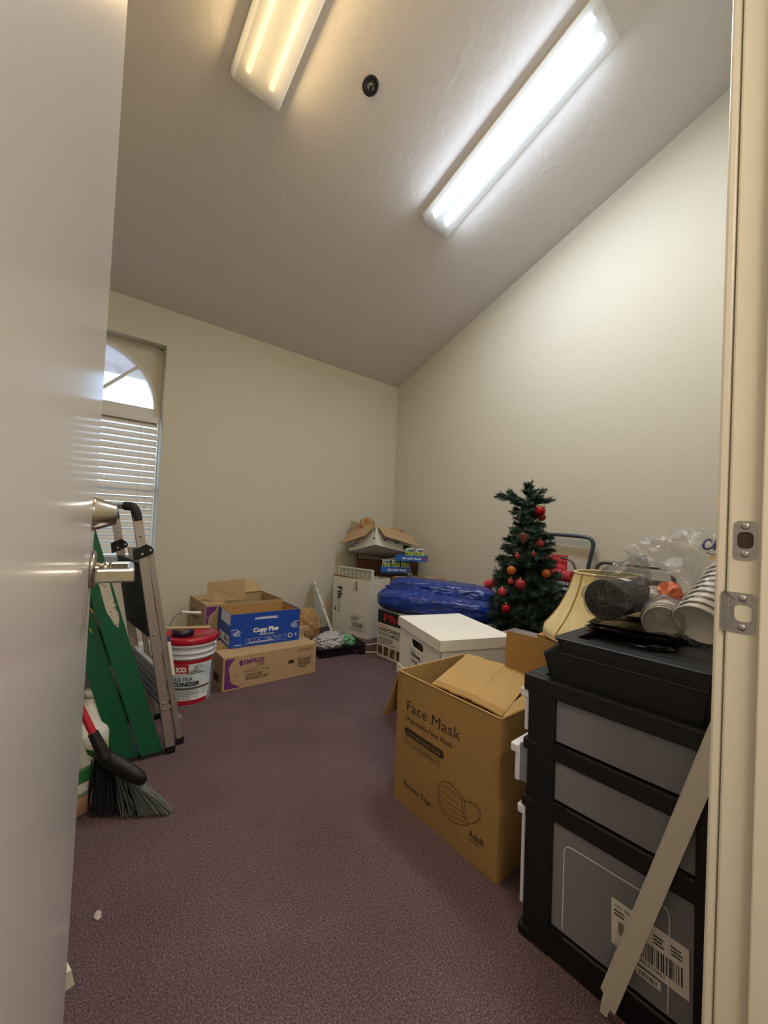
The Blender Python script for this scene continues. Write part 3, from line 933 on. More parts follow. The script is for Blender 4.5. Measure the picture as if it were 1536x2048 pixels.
# inner surface rings: floor, up the wall, over the rim, down the outside
n_ = len(rings[0])
mb = MB(); vs = [p for r_ in rings for p in r_]; fs = []
for i in range(len(rings) - 1):
    for k in range(n_):
        fs.append((i * n_ + k, i * n_ + (k + 1) % n_, (i + 1) * n_ + (k + 1) % n_, (i + 1) * n_ + k))
fs.append(tuple(range(n_))); fs.append(tuple(range((len(rings) - 1) * n_, len(rings) * n_))[::-1])
mb.add(vs, fs).build('tray_basin', M_black, t)
for y0 in (-.004, W_ - .016):
    MB().prism([M @ V(p) for p in ((L_ - .035, y0, 0), (L_ + .004, y0, 0), (L_ + .002, y0, .078), (L_ - .07, y0, .076), (L_ - .06, y0, .045))], ey * .020).build('leg', M_black, t)
MB().prism([M @ V(p) for p in ((L_ - .004, 0, .05), (L_ + .004, 0, .05), (L_ + .006, 0, .082), (L_ - .004, 0, .082))], ey * W_).build('end_wall', M_black, t)
o = MB().bm(crumple(M @ V((.125, .135, .092)), (.118, .10, .072), 8, 4, .22, 2.0, True, .98), smooth=False).build('plastic_bag', M_greybag)
origin(o, M @ V((.125, .135, .03))); tag(o, 'crumpled grey plastic bag lying in the black paint tray', 'plastic bag')
o = MB().bm(crumple(M @ V((.262, .14, .095)), (.062, .085, .042), 14, 4, .25, 2.2, True, .9), smooth=False).build('plastic_wrapper', M_greenbag)
origin(o, M @ V((.26, .14, .05))); tag(o, 'crumpled green wrapper lying beside the grey bag in the paint tray', 'wrapper')
o = MB().bm(crumple(M @ V((.05, .235, .075)), (.05, .03, .028), 19, 3, .2, 2.2, True, .9)).build('paper_scrap', M_white)
origin(o, M @ V((.05, .235, .05))); tag(o, 'small white paper scrap at the left end of the paint tray', 'paper')

# ---- filter carton near the corner
ey = V((-.10, .46, 0)).normalized(); ex = V((ey.y, -ey.x, 0))
a0 = V((2.430, 2.985, 0)); M = frame(a0, ex, ey)
Wd, Dp, Hh = .315, .475, .55
t = thing('filter_carton', 'tall open white carton of air filters near the far corner', 'carton', a0)
carton_walls(M, Wd, Dp, Hh, .005).build('carton_body', M_wcard, t)
panel(M, [(.0, .0, Hh), (.0, Dp, Hh), (-.006, Dp, Hh + .018), (-.006, .28, Hh + .012)], .004).build('torn_flap', M_card, t)
fo = M @ V((0, Dp, 0))
printed(t, 'bold_lettering', M_ink, fo, -ey, (0, 0, 1), [('t', 'Filt', .065, .455, .082, {'rot': -90, 'b': .0032, 'w': .130}), ('t', '3M', .028, .248, .030, {'rot': -90, 'b': .0012}),
        ('l', [(.045, .47), (.045, .22)], .0014), ('o', .25, .055, .175, .145, .0022), ('bar', .27, .085, .135, .045, 11), ('r', .258, .14, .16, .002), ('r', .258, .075, .16, .0015), ('lines', .26, .15, .12, .04, 3, 2), ('lines', .26, .06, .14, .012, 1, 2)])
printed(t, 'thin_lettering', M_greyink, fo, -ey, (0, 0, 1), [('t', 'rete', .065, .325, .082, {'rot': -90, 'w': .13}), ('p', [(.29, .43), (.32, .43), (.32, .52), (.29, .52)]), ('lines', .265, .42, .02, .08, 6, 1)])
# filters standing in the carton
def filt(x0, x1, z1, lab, seed):
    q = thing('air_filter', lab, 'air filter', M @ V(((x0 + x1) / 2, Dp / 2, .006)), 'filters in the white carton')
    f2 = MB()
    f2.box((x0, .012, .0062), (x1, .032, z1), M).box((x0, Dp - .032, .0062), (x1, Dp - .012, z1), M).box((x0, .032, .0062), (x1, Dp - .032, .03), M).box((x0, .032, z1 - .012), (x1, Dp - .032, z1), M)
    f2.build('card_frame', M_wcard, q)
    p2 = MB()
    n = 22
    for k in range(n):
        y0, y1 = .032 + (Dp - .064) * k / n, .032 + (Dp - .064) * (k + 1) / n
        p2.add([M @ V((x0 + .002, y0, .03)), M @ V((x0 + .012, (y0 + y1) / 2, .03)), M @ V((x0 + .002, y1, .03)), M @ V((x0 + .002, y0, z1 - .012)), M @ V((x0 + .012, (y0 + y1) / 2, z1 - .012)), M @ V((x0 + .002, y1, z1 - .012))], [(0, 1, 4, 3), (1, 2, 5, 4)])
    p2.build('pleated_media', M_pleat, q)
    p3 = MB()
    for k in range(8):
        y0 = .05 + (Dp - .1) * k / 7
        p3.box((x0 - .0006, y0, .03), (x0 + .0012, y0 + .004, z1 - .01), M)
    p3.build('support_wire', M_greyink, q)
filt(.045, .068, .645, 'tallest white pleated filter standing in the white filter carton', 1)
filt(.10, .123, .56, 'white pleated filter behind the tallest one in the white filter carton', 2)

# ---- tan carton under the bulb trays, dark brown carton on it, white carton on top
M = frame((2.79, 2.72, 0), (1, 0, 0), (0, 1, 0))
t = thing('tan_carton', 'closed tan carton in the far corner, lowest of the corner stack behind the tarp', 'carton', (2.98, 3.05, 0))
MB().box((0, 0, 0), (.40, .68, .57), M, .003).build('carton_body', M_cardlt, t)
MB().box((.17, 0, .5697), (.22, .68, .5705), M).build('sealing_tape', M_tape, t)
vd = V((.652, .758, 0)); vr = V((.758, -.652, 0))
cB = V((2.586, 3.420, .5715))
M = frame(cB, vr, vd)
t = thing('brown_carton', 'dark brown open carton in the corner between bulb trays and tilted white carton', 'carton', cB)
carton_walls(M, .648, .175, .13).build('carton_body', M_dkcard, t)
panel(M, [(0, .004, .13), (0, .171, .13), (0, .165, .185), (0, .01, .185)]).build('end_flap', M_dkcard, t)
panel(M, [(.644, .004, .13), (.644, .171, .13), (.650, .165, .235), (.650, .01, .235)]).build('end_flap', M_dkcard, t)
# white carton, tilted back with its near corner raised
N0 = V((2.585, 3.125, .8915))
def on_ray(v, d):  # design-time sight lines, kept as plain 3-D points below
    return v
P_N, P_L, P_R = V((2.5155, 3.0378, .8880)), V((2.4880, 3.4250, .7960)), V((3.0420, 2.9190, .8175))
e1 = (P_L - P_N).normalized(); e2 = P_R - P_N; e2 = (e2 - e1 * e2.dot(e1)).normalized(); e3 = e2.cross(e1).normalized()
if e3.z < 0: e3 = -e3
LW, RW, HW = .40, .52, .205
M = Matrix((e2, e1, e3)).transposed().to_4x4(); M.translation = P_N
t = thing('white_carton', 'open white carton with splayed tan flaps tipped on top of the corner stack', 'carton', P_N)
carton_walls(M, RW, LW, HW, .004).build('carton_body', M_wcard, t)
il = MB().box((.0042, .0042, .0045), (RW - .0042, .0052, HW), M).box((.0042, LW - .0052, .0045), (RW - .0042, LW - .0042, HW), M).box((.0042, .0052, .0045), (.0052, LW - .0052, HW), M).box((RW - .0052, .0052, .0045), (RW - .0042, LW - .0052, HW), M)
il.build('tan_lining', M_card, t)
def flap2(a, b, o1, o2, material=M_cardlt):
    pts = [M @ V(a), M @ V(b), M @ V(o2), M @ V(o1)]
    n__ = (pts[1] - pts[0]).cross(pts[2] - pts[0]).normalized() * .004
    MB().prism(pts, n__).build('flap', material, t)
# right (front) flap hangs outward over the bulb side, left flap outward over the filter side, back flap stands
flap2((.004, 0, HW), (RW - .004, 0, HW), (.065, -.075, HW - .125), (RW + .045, -.085, HW - .135))
flap2((0, .004, HW), (0, LW - .004, HW), (-.075, .06, HW - .120), (-.085, LW + .055, HW - .140))
flap2((.004, LW, HW), (RW * .8, LW, HW), (.03, LW + .02, HW + .14), (RW * .75, LW + .02, HW + .11), mat('grey_tan_board', '#a08c70', .85))
printed(t, 'round_marks', M_ink, P_N, e2, e3, [('l', [(x + .032 * math.cos(a * PI / 8), .10 + .032 * math.sin(a * PI / 8)) for a in range(8, 17)], .010) for x in (.13, .30)] + [('r', .39, .03, .09, .045), ('lines', .04, .11, .03, .06, 5, 6)])
printed(t, 'side_marks', M_ink, M @ V((0, LW, 0)), -e1, e3, [('l', [(.13 + .030 * math.cos(a * PI / 8), .085 + .030 * math.sin(a * PI / 8)) for a in range(8, 17)], .008), ('lines', .01, .03, .10, .04, 3, 6), ('r', LW - .035, .06, .026, .014), ('l', [(LW - .03, .15), (LW - .01, .17), (LW - .01, .14), (LW - .03, .13)], .009)])
for i, (c, dm, sd, mt_, nm, lb, ct) in enumerate((((.14, .30, .25), (.095, .07, .10), 5, M_paperbag, 'crumpled_paper', 'crumpled brown packing paper rising highest from the tilted white carton', 'paper'),
        ((.40, .15, .225), (.10, .08, .058), 9, M_paperbag, 'crumpled_paper', 'crumpled brown packing paper at the right end of the tilted white carton', 'paper'),
        ((.27, .22, .225), (.07, .07, .055), 12, M_greybag, 'plastic_bag', 'grey plastic bag between the brown papers in the tilted white carton', 'plastic bag'))):
    o = MB().bm(crumple(M @ V(c), dm, sd, 4, .28, 1.7)).build(nm, mt_)
    origin(o, M @ V((c[0], c[1], c[2] - dm[2] * .8))); tag(o, lb, ct, 'stuffing in the white carton' if ct == 'paper' else None)

# ---- two trays of LED bulbs
def bulb_tray(o, yaw, nb, lab, w_=.30, d_=.13, gap0=.0):
    a = vr * math.cos(yaw) + vd * math.sin(yaw); b = V((-a.y, a.x, 0))
    M = frame(o, a, b)
    t = thing('bulb_tray', lab, 'display tray', o, 'trays of light bulbs')
    hh = .058
    mb = MB().box((0, 0, 0), (w_, d_, .003), M).box((0, 0, .003), (w_, .003, hh), M).box((0, d_ - .003, .003), (w_, d_, hh), M).box((0, .003, .003), (.003, d_ - .003, hh), M).box((w_ - .003, .003, .003), (w_, d_ - .003, hh), M)
    mb.build('tray_body', M_ltblue, t)
    printed(t, 'white_lettering', M_whiteink, M @ V((0, 0, 0)), a, (0, 0, 1), [('t', 'LED LIGHT BULBS', w_ * .22, .018, .026, {'w': w_ * .62, 'b': .001})])
    printed(t, 'red_dot', M_redink, M @ V((0, 0, 0)), a, (0, 0, 1), [('d', w_ * .93, .027, .014)])
    return M, a, t
def bulb_box(M, a, x, y, w_, lab, seed):
    o = M @ V((x + w_ / 2, y + .05, .0032))
    t = thing('bulb_box', lab, 'bulb box', o, 'boxes of light bulbs')
    MB().box((x, y, .0032), (x + w_, y + .10, .125), M, .0015).build('box_body', M_white, t)
    ux = a
    printed(t, 'lime_panel', M_limeink, M @ V((x, y, 0)), ux, (0, 0, 1), [('r', .002, .06, w_ - .004, .032)])
    printed(t, 'teal_panel', M_tealink, M @ V((x, y, 0)), ux, (0, 0, 1), [('r', .002, .093, w_ - .004, .024)])
    printed(t, 'small_print', M_ink, M @ V((x, y - .0008, 0)), ux, (0, 0, 1), [('d', w_ * .2, .074, .008), ('lines', w_ * .5, .064, w_ * .3, .02, 2, seed)])
    printed(t, 'white_panel', M_whiteink, M @ V((x, y - .0008, 0)), ux, (0, 0, 1), [('t', '60', .006, .098, .02, {'b': .001})])
    printed(t, 'red_corner', M_redink, M @ V((x, y - .0008, 0)), ux, (0, 0, 1), [('d', w_ - .012, .112, .009)])
    bside = V((-a.y, a.x, 0))
    printed(t, 'side_panel', M_limeink, M @ V((x, y + .1, 0)), -bside, (0, 0, 1), [('r', .002, .06, .096, .032)])
    printed(t, 'side_teal', M_tealink, M @ V((x, y + .1, 0)), -bside, (0, 0, 1), [('r', .002, .093, .096, .024)])
t = thing('wire_rack', 'flat black rack with white wire loops under the lower bulb tray', 'rack', (2.80, 3.14, .572))
Mr = frame(V((2.672, 3.135, .5722)), vr, vd)
MB().box((0, 0, 0), (.335, .15, .030), Mr, .003).build('rack_body', M_black, t)
for k in range(3):
    MB().tube([Mr @ V((.285 + .018 * k, -.002 - .01 * math.sin(a * PI / 8), .004 + .030 * math.cos(a * PI / 8) * .5 + .015)) for a in range(9)], .0025, 6).build('wire_loop', M_white, t)
o1 = V((2.685, 3.14, .6035))
Mt, a_, _t = bulb_tray(o1, .02, 3, 'lower blue tray holding three boxes of light bulbs in the corner stack', .31, .12)
for k, nm in enumerate(('left', 'middle', 'right')):
    bulb_box(Mt, a_, .012 + .097 * k, .008, .082, nm + ' bulb box of the three in the lower blue tray', k)
o2 = V((2.745, 3.06, .7295)) + vr * .045 - vd * .015
Mt, a_, _t = bulb_tray(o2, -.20, 2, 'upper blue tray of light bulbs askew on the lower tray', .31, .12)
bulb_box(Mt, a_, .10, .008, .078, 'left bulb box of the two in the upper blue tray', 7)
bulb_box(Mt, a_, .20, .008, .078, 'right bulb box of the two in the upper blue tray', 8)

# ---- auger carton
M = frame((2.213, 2.60, 0), (0, -1, 0), (1, 0, 0))
t = thing('auger_carton', 'white and black power tool carton standing under the blue tarp', 'carton', (2.4, 2.28, 0))
MB().box((0, 0, 0), (.66, .36, .383), M, .003).build('carton_body', M_wcard, t)
fo, ux = M @ V((0, 0, 0)), V((0, -1, 0))
printed(t, 'black_band', M_ink, fo, ux, (0, 0, 1), [('r', .004, .275, .652, .105)])
printed(t, 'red_lettering', mat('red_lettering', '#c4283a', .5), M @ V((0, -.0008, 0)), ux, (0, 0, 1), [('t', 'PRO', .070, .298, .080, {'w': .27, 'b': .0012}), ('lines', .02, .252, .15, .012, 1, 3)])
printed(t, 'black_lettering', M_ink, fo, ux, (0, 0, 1), [('t', 'AUGER POWERHEAD', .015, .213, .042, {'w': .30, 'b': .001}), ('t', 'WITH 8" DIAMETER BIT', .015, .178, .036, {'w': .30, 'b': .0008}), ('lines', .02, .110, .22, .055, 5, 12)])
printed(t, 'picture_print', mat('brown_picture', '#4a3826', .6, mottle=(40, '#8a7340', .45, .6)), fo, ux, (0, 0, 1), [('r', .014 + .075 * k, .022, .058, .072) for k in range(8)])

# ---- white cable on the carpet
o = MB().tube(bend([(2.40, 2.625, .006), (2.19, 2.65, .006), (2.10, 2.80, .006), (2.20, 2.88, .006), (2.38, 2.83, .006), (2.6, 2.80, .006)], .1, 8), .005, 8).build('white_cable', M_white)
origin(o, (2.15, 2.75, 0)); tag(o, 'thin white cable looped on the carpet beside the auger carton', 'cable')

# ---- dark printed carton seen in the gap
t = thing('printed_carton', 'dark grey printed carton in the gap right of the white file boxes', 'carton', (2.06, 1.16, 0))
M = frame((1.945, 1.315, 0), (0, -1, 0), (1, 0, 0))
MB().box((0, 0, 0), (.30, .24, .505), M, .003).build('carton_body', M_print, t)
printed(t, 'black_print', M_ink, M @ V((0, 0, 0)), (0, -1, 0), (0, 0, 1), [('l', [(.03 + .05 * math.cos(a / 2), .40 + .03 * math.sin(a / 2)) for a in range(8)], .008), ('r', .0, .47, .3, .02), ('lines', .02, .30, .2, .05, 3, 2)])
printed(t, 'red_print', M_redink, M @ V((0, 0, 0)), (0, -1, 0), (0, 0, 1), [('d', .045, .462, .018), ('lines', .03, .42, .08, .02, 2, 2)])

# ---- white file boxes, one on the other
def file_box(z0, lab, printed_on):
    c_l, c_f, c_r = V((1.664, 1.768, 0)), V((1.470, 1.270, 0)), V((1.875, 1.196, 0))
    ey = (c_l - c_f).normalized(); ex = V((ey.y, -ey.x, 0))
    M = frame(c_f + V((0, 0, z0)), ex, ey)
    Lw, Ld = .408, .530
    t = thing('file_box', lab, 'file box', c_f + V((.1, .3, z0)), 'white file boxes')
    i = .010
    H = .2735
    bx = MB()
    # end wall (facing the camera's left) carries a hand hole: built from four strips round it
    y0, y1 = i, Ld - i; hy, hz = (y0 + y1) / 2 + .01, .172
    x0, x1 = i, Lw - i
    bx.box((x0, y0, 0), (x1, y0 + .005, H - .004), M).box((x0, y1 - .005, 0), (x1, y1, H - .004), M).box((x1 - .005, y0, 0), (x1, y1, H - .004), M).box((x0, y0, 0), (x1, y1, .005), M)
    bx.box((x0, y0, 0), (x0 + .005, y1, hz - .021), M).box((x0, y0, hz + .021), (x0 + .005, y1, H - .004), M).box((x0, y0, hz - .021), (x0 + .005, hy - .075, hz + .021), M).box((x0, hy + .075, hz - .021), (x0 + .005, y1, hz + .021), M)
    for sgn in (-1, 1):       # rounded ends of the hand hole
        for k in range(6):
            a0, a1 = PI / 2 - PI * k / 6, PI / 2 - PI * (k + 1) / 6
            p0 = (hy + sgn * (.054 + .021 * math.cos(a0)), hz + .021 * math.sin(a0)); p1 = (hy + sgn * (.054 + .021 * math.cos(a1)), hz + .021 * math.sin(a1))
            bx.prism([M @ V((x0, p0[0], p0[1])), M @ V((x0, hy + sgn * .0755, p0[1])), M @ V((x0, hy + sgn * .0755, p1[1])), M @ V((x0, p1[0], p1[1]))], (M.to_3x3() @ V((.005, 0, 0))))
    bx.build('box_body', M_bankers, t)
    MB().box((x0 + .04, hy - .09, hz - .05), (x0 + .045, hy + .09, hz + .05), M).build('inner_shadow_board', mat('hole_shade_brown', '#6a5c50', .9), t)  # added brown board paints the shade inside the hand hole
    ld = MB().box((0, 0, H - .004), (Lw, Ld, H), M).box((0, 0, H - .052), (.004, Ld, H - .004), M).box((Lw - .004, 0, H - .052), (Lw, Ld, H - .004), M).box((.004, 0, H - .052), (Lw - .004, .004, H - .004), M).box((.004, Ld - .004, H - .052), (Lw - .004, Ld, H - .004), M)
    ld = ld.build('lid', M_bankers, t)
    for yy in (.10, .38):
        MB().box((-.0012, yy, H - .016), (.018, yy + .06, H + .0012), M).build('lid_tab', M_bankers, ld)
    MB().box((-.001, .0, H - .052), (.0, .0015, H), M).build('lid_seam', M_greyink, ld)
    if printed_on:
        fo = M @ V((x0, Ld, 0))
        printed(t, 'black_lettering', M_ink, fo, -ey, (0, 0, 1), [('t', 'Fellowes.', .18, .100, .040, {'b': .001, 'w': .125}), ('o', .165, .025, .165, .112, .0016), ('lines', .19, .067, .11, .022, 2, 3), ('t', '12770', .22, .038, .018)])
file_box(.0, 'lower white file box on the carpet under the white lidded one', False)
file_box(.2745, 'upper white file box with lid and oval hand hole, behind the face mask carton', True)

# ---- face mask carton
a0 = V((1.146, 1.204, 0)); ux = V((-.024, -.491, 0)).normalized(); uy = V((-ux.y, ux.x, 0))
M = frame(a0, ux, uy)
Wd, Dp, Hh = .492, .385, .498
t = thing('mask_carton', 'large open brown face mask carton on the carpet beside the drawer unit', 'carton', M @ V((Wd / 2, Dp / 2, 0)))
def bulge_wall(y, sgn):
    pass
cw = MB()
NN = 8
for (p, q, bul) in (((0, 0), (Wd, 0), .010), ((Wd, 0), (Wd, Dp), .006), ((Wd, Dp), (0, Dp), .004), ((0, Dp), (0, 0), .006)):
    p, q = V((*p, 0)), V((*q, 0)); d = (q - p); nn = V((d.y, -d.x, 0)).normalized()
    G_ = []
    for j in range(NN + 1):
        row = []
        for i in range(NN + 1):
            u, v_ = i / NN, j / NN
            bl_ = bul * math.sin(PI * u) * math.sin(PI * v_)
            row.append(M @ (p + d * u + nn * bl_ + V((0, 0, Hh * v_))))
        G_.append(row)
    vs = [x for r_ in G_ for x in r_]; k = NN + 1
    cw.add(vs, [(j * k + i, j * k + i + 1, (j + 1) * k + i + 1, (j + 1) * k + i) for j in range(NN) for i in range(NN)], True)
cw.box((0, 0, 0), (Wd, Dp, .004), M)
cw.build('carton_body', M_mask, t)
iw = MB().box((.004, .004, .005), (Wd - .004, .006, Hh - .002), M).box((.004, Dp - .006, .005), (Wd - .004, Dp - .004, Hh - .002), M).box((.004, .006, .005), (.006, Dp - .006, Hh - .002), M).box((Wd - .006, .006, .005), (Wd - .004, Dp - .006, Hh - .002), M)
iw.build('carton_lining', M_maskin, t)
ed = MB().tube([M @ V((0, 0, Hh)), M @ V((Wd, 0, Hh))], .0028, 6).tube([M @ V((0, 0, Hh)), M @ V((0, Dp, Hh))], .0028, 6).tube([M @ V((Wd, 0, Hh)), M @ V((Wd, Dp, Hh))], .0028, 6).tube([M @ V((0, Dp, Hh)), M @ V((Wd, Dp, Hh))], .0028, 6)
ed.build('worn_top_edge', mat('pale_corrugation', '#c2a067', .9), t)
# flap lying inward over the right half of the opening, with lengthwise creases
fl_ = MB()
cr = [0, .27, .30, .60, .63, .8, 1]
hz_ = [0, .006, .003, .010, .006, .006, 0]
A0, A1 = V((.185, .003, Hh + .002)), V((.492, .003, Hh + .003))
B0, B1 = V((.025, .388, Hh + .006)), V((.355, .392, Hh + .006))
for i in range(len(cr) - 1):
    def P(s_, u): 
        a = A0.lerp(A1, s_); b = B0.lerp(B1, s_)
        return a.lerp(b, u)
    q = [P(cr[i], 0) + V((0, 0, hz_[i])), P(cr[i + 1], 0) + V((0, 0, hz_[i + 1])), P(cr[i + 1], 1) + V((0, 0, hz_[i + 1])), P(cr[i], 1) + V((0, 0, hz_[i]))]
    fl_.hexa([M @ x for x in q] + [M @ (x + V((0, 0, .004))) for x in q])
flo = fl_.build('folded_flap', M_maskin, t)
tp = MB()
for i in range(len(cr) - 1):
    q = [P(cr[i], 0) + V((0, 0, hz_[i] + .0043)), P(cr[i + 1], 0) + V((0, 0, hz_[i + 1] + .0043)), P(cr[i + 1], .10) + V((0, 0, hz_[i + 1] + .0043)), P(cr[i], .10) + V((0, 0, hz_[i] + .0043))]
    tp.hexa([M @ x for x in q] + [M @ (x + V((0, 0, .0006))) for x in q])
tp.build('tape_band', M_tape, flo)
# triangular end flap tucked at the right
panel(M, [(Wd, .01, Hh + .001), (Wd, Dp - .02, Hh + .001), (.40, Dp - .01, Hh + .005), (.47, .02, Hh + .003)], .003).build('end_flap', M_maskin, t)
# back flap standing up at the far side
panel(M, [(.232, Dp, Hh - .0), (Wd - .01, Dp, Hh - .0), (Wd - .02, Dp + .012, Hh + .165), (.228, Dp + .012, Hh + .160)], .004).build('back_flap', M_mask, t)
# end flap hanging down outside at the left
panel(M, [(-.002, .01, Hh - .004), (-.002, Dp - .09, Hh - .004), (-.075, Dp - .13, Hh - .19), (-.085, .0, Hh - .215)], .004).build('side_flap', M_mask, t)
MB().prism([M @ V(p) for p in ((-.0008, .0, Hh - .12), (.012, -.0012, Hh - .12), (.012, -.0012, Hh), (-.0008, 0, Hh))], (M.to_3x3() @ V((0, -.0006, 0)))).build('corner_tape', M_tape, t)
bt = MB().hexa([M @ V(p) for p in ((Wd - .065, -.0125, Hh - .055), (Wd + .001, -.0008, Hh - .06), (Wd + .001, -.0002, Hh - .06), (Wd - .065, -.0119, Hh - .055), (Wd - .065, -.0020, Hh), (Wd + .001, -.0008, Hh), (Wd + .001, -.0002, Hh), (Wd - .065, -.0012, Hh))])
# front print follows the slightly bulged wall
def on_front(items, name, material, off=.0009):
    vs, fs = flat(items)
    pts = []
    for (x, z) in vs:
        b_ = .010 * math.sin(PI * min(max(x / Wd, 0), 1)) * math.sin(PI * min(max(z / Hh, 0), 1))
        pts.append(M @ V((x, -b_ - off, z)))
    MB().add(pts, fs).build(name, material, t)['kind'] = 'stuff'
def sub(x0, y0, x1, y1, n):
    return [(x0 + (x1 - x0) * i / n, y0 + (y1 - y0) * i / n) for i in range(n + 1)]
on_front([('t', 'Face Mask', .058, .365, .054, {'w': .280}), ('t', 'Disposable Face Mask', .058, .327, .026, {'w': .248}),
          ('t', 'Earloop Type', .061, .077, .030, {'w': .150, 'b': .0003}), ('t', 'Adult', .385, .082, .032, {'w': .058, 'b': .0004})]
         + [('r', .068 + .019 * k, .2715, .019, .029) for k in range(10)] + [('d', .070, .286, .0145), ('d', .256, .286, .0145)]
         + [('l', sub(.059, y, .252, y, 8), .0014) for y in (.238, .262)] + [('l', [(x, .238), (x, .262)], .0014) for x in (.059, .252)]
         + [('lines', .385, .070, .058, .006, 1, 4)], 'black_lettering', M_dkink)
on_front([('t', 'Comfortable, Simple & Soft', .070, .279, .018, {'w': .182})], 'pill_lettering', M_mask, .0016)
on_front([('t', 'Three Layers With Meltblown PP', .065, .2445, .016, {'w': .180})], 'framed_lettering', M_dkink, .0010)
msk = [(.258, .190), (.249, .165), (.250, .121), (.274, .090), (.325, .088), (.375, .108), (.384, .120), (.366, .154), (.366, .189), (.335, .199), (.309, .210), (.280, .205), (.258, .190)]
loopy = [(.367, .186), (.406, .198), (.430, .188), (.428, .160), (.408, .136), (.383, .120)]
on_front([('l', [(x, y) for x, y in msk], .0022), ('l', bend([(*p, 0) for p in loopy], .02, 4), .0020), ('l', bend([(p[0] - .006, p[1] - .004, 0) for p in loopy], .02, 4), .0014)]
         + [('l', [(.262, .183), (.300, .190), (.358, .180)], .0022)] + [('l', [(.251, .160 - .018 * k), (.300, .160 - .020 * k), (.364, .158 - .014 * k)], .0016) for k in range(4)]
         + [('l', [(.357, .192), (.358, .150), (.374, .112)], .0022), ('l', [(.280, .205), (.315, .206), (.330, .197)], .0018)], 'mask_drawing', mat('soft_brown_ink', '#5c4424', .8))
# =================================================================== LEFT SIDE
# ---- five-gallon bucket
bc = V((.752, 2.615, 0))
t = thing('bucket', 'white five gallon bucket with red lid between step stool and towel cartons', 'bucket', bc)
T = Matrix.Translation(bc)
MB().lathe([(0, 0), (.126, 0), (.129, .004), (.141, .268), (.146, .268), (.146, .276), (.142, .279), (.142, .296), (.149, .298), (.149, .306), (.144, .309), (.144, .330), (.152, .333), (.152, .352), (.147, .354), (.0, .354)], 48, T).build('bucket_body', M_bucket, t)
ld = MB().lathe([(0, .372), (.128, .372), (.131, .385), (.146, .386), (.153, .380), (.154, .350), (.150, .348), (.150, .356), (0, .356)], 48, T).build('lid', M_red, t)
rb = MB()
for k in range(28):
    a = 2 * PI * k / 28
    rb.box((-.002, -.004, .352), (.002, .004, .378), T @ Matrix.Rotation(a, 4, 'Z') @ Matrix.Translation((.1545, 0, 0)))
rb.build('lid_rib', M_red, ld)['kind'] = 'stuff'
def wrap(items, name, material, z0, face, off, arcr=None):
    """print rolled on to the tapered wall; face = direction that the middle of the print looks to"""
    vs, fs = flat(items)
    a0 = math.atan2(face[1], face[0])
    pts = []
    for x, z in vs:
        zz = z + z0; r = .129 + (.141 - .129) * zz / .268 + off
        a = a0 + x / .135
        pts.append(bc + V((r * math.cos(a), r * math.sin(a), zz)))
    MB().add(pts, fs).build(name, material, t)['kind'] = 'stuff'
fc = (-bc.x * .9 + .0, -bc.y)
def grid(x0, z0, w_, h_, n=28):
    return [('r', x0 + w_ * i / n, z0, w_ / n, h_) for i in range(n)]
wrap(grid(-.155, .055, .29, .185), 'blue_label', M_lblue, 0, fc, .0006)
wrap(grid(-.155, .242, .30, .020) + grid(-.155, .006, .27, .026), 'red_band', M_red, 0, fc, .0006)
wrap(grid(-.155, .034, .275, .022, 28), 'white_label', M_whiteink, 0, fc, .0006)
wrap(grid(-.155, .095, .285, .012, 28), 'brown_band', mat('brown_band', '#5c4a30', .6), 0, fc, .0011)
wrap(grid(-.10, .190, .095, .05, 10), 'red_badge', mat('red_badge', '#c0282e', .5), 0, fc, .0011)
wrap([('t', 'ICO', -.070, .200, .034, {'b': .0022, 'w': .055})], 'badge_lettering', M_whiteink, 0, fc, .0018)
wrap([('t', 'ULTRA', -.075, .146, .030, {'b': .0008, 'w': .095})], 'grey_lettering', mat('slate_ink', '#4d6477', .6), 0, fc, .0016)
wrap([('t', 'SILICONIZER', -.135, .116, .031, {'b': .0016, 'w': .195}), ('t', '15', .018, .212, .026, {'b': .0006}), ('t', 'YEAR', .046, .226, .009), ('t', 'WARRANTY', .046, .214, .009), ('lines', -.01, .182, .10, .026, 3, 4)], 'black_lettering', M_ink, 0, fc, .0016)
wrap([('lines', -.12, .030, .19, .06, 7, 6)], 'small_print', M_greyink, 0, fc, .0016)
pts = bend([bc + V(p) for p in ((-.112, .112, .335), (-.095, .085, .44), (-.062, .055, .505), (.055, -.045, .505), (.095, -.080, .44), (.120, -.100, .345))], .05, 6)
bh = MB().tube(pts, .0022, 6).build('bail_wire', M_gtube, t)
MB().tube([bc + V((-.042, .038, .505)), bc + V((.042, -.034, .505))], .0085, 10).build('bail_grip', M_white, bh)
for s_ in (-1, 1):
    MB().lathe([(0, .005), (.011, .004), (.013, 0)], 14, frame(bc + V((s_ * .114, -s_ * .102, .332)), (0, 0, 1), V((s_ * .6, s_ * .7, 0)), V((s_ * .74, -s_ * .66, 0)))).build('bail_ear', M_bucket, t)
tp_ = V((.715, 2.635, .3725))
t = thing('tape_roll', 'dark blue roll of tape lying on the red bucket lid', 'tape', tp_)
T = Matrix.Translation(tp_)
MB().lathe([(.038, 0), (.060, 0), (.060, .036), (.038, .036)], 36, T, close=True).build('tape_winding', mat('dark_blue_tape', '#1c1f38', .35), t)
MB().lathe([(.035, .0005), (.038, .0005), (.038, .0365), (.035, .0365)], 36, T, close=True).build('core', M_card, t)
o = MB().tube([V((.600, 2.66, .4205)), V((.845, 2.545, .4205))], .0085, 10).build('wooden_stick', M_wood)
origin(o, (.72, 2.6, .412)); tag(o, 'pale paint-spotted wooden stick lying across the tape roll on the bucket', 'stick')

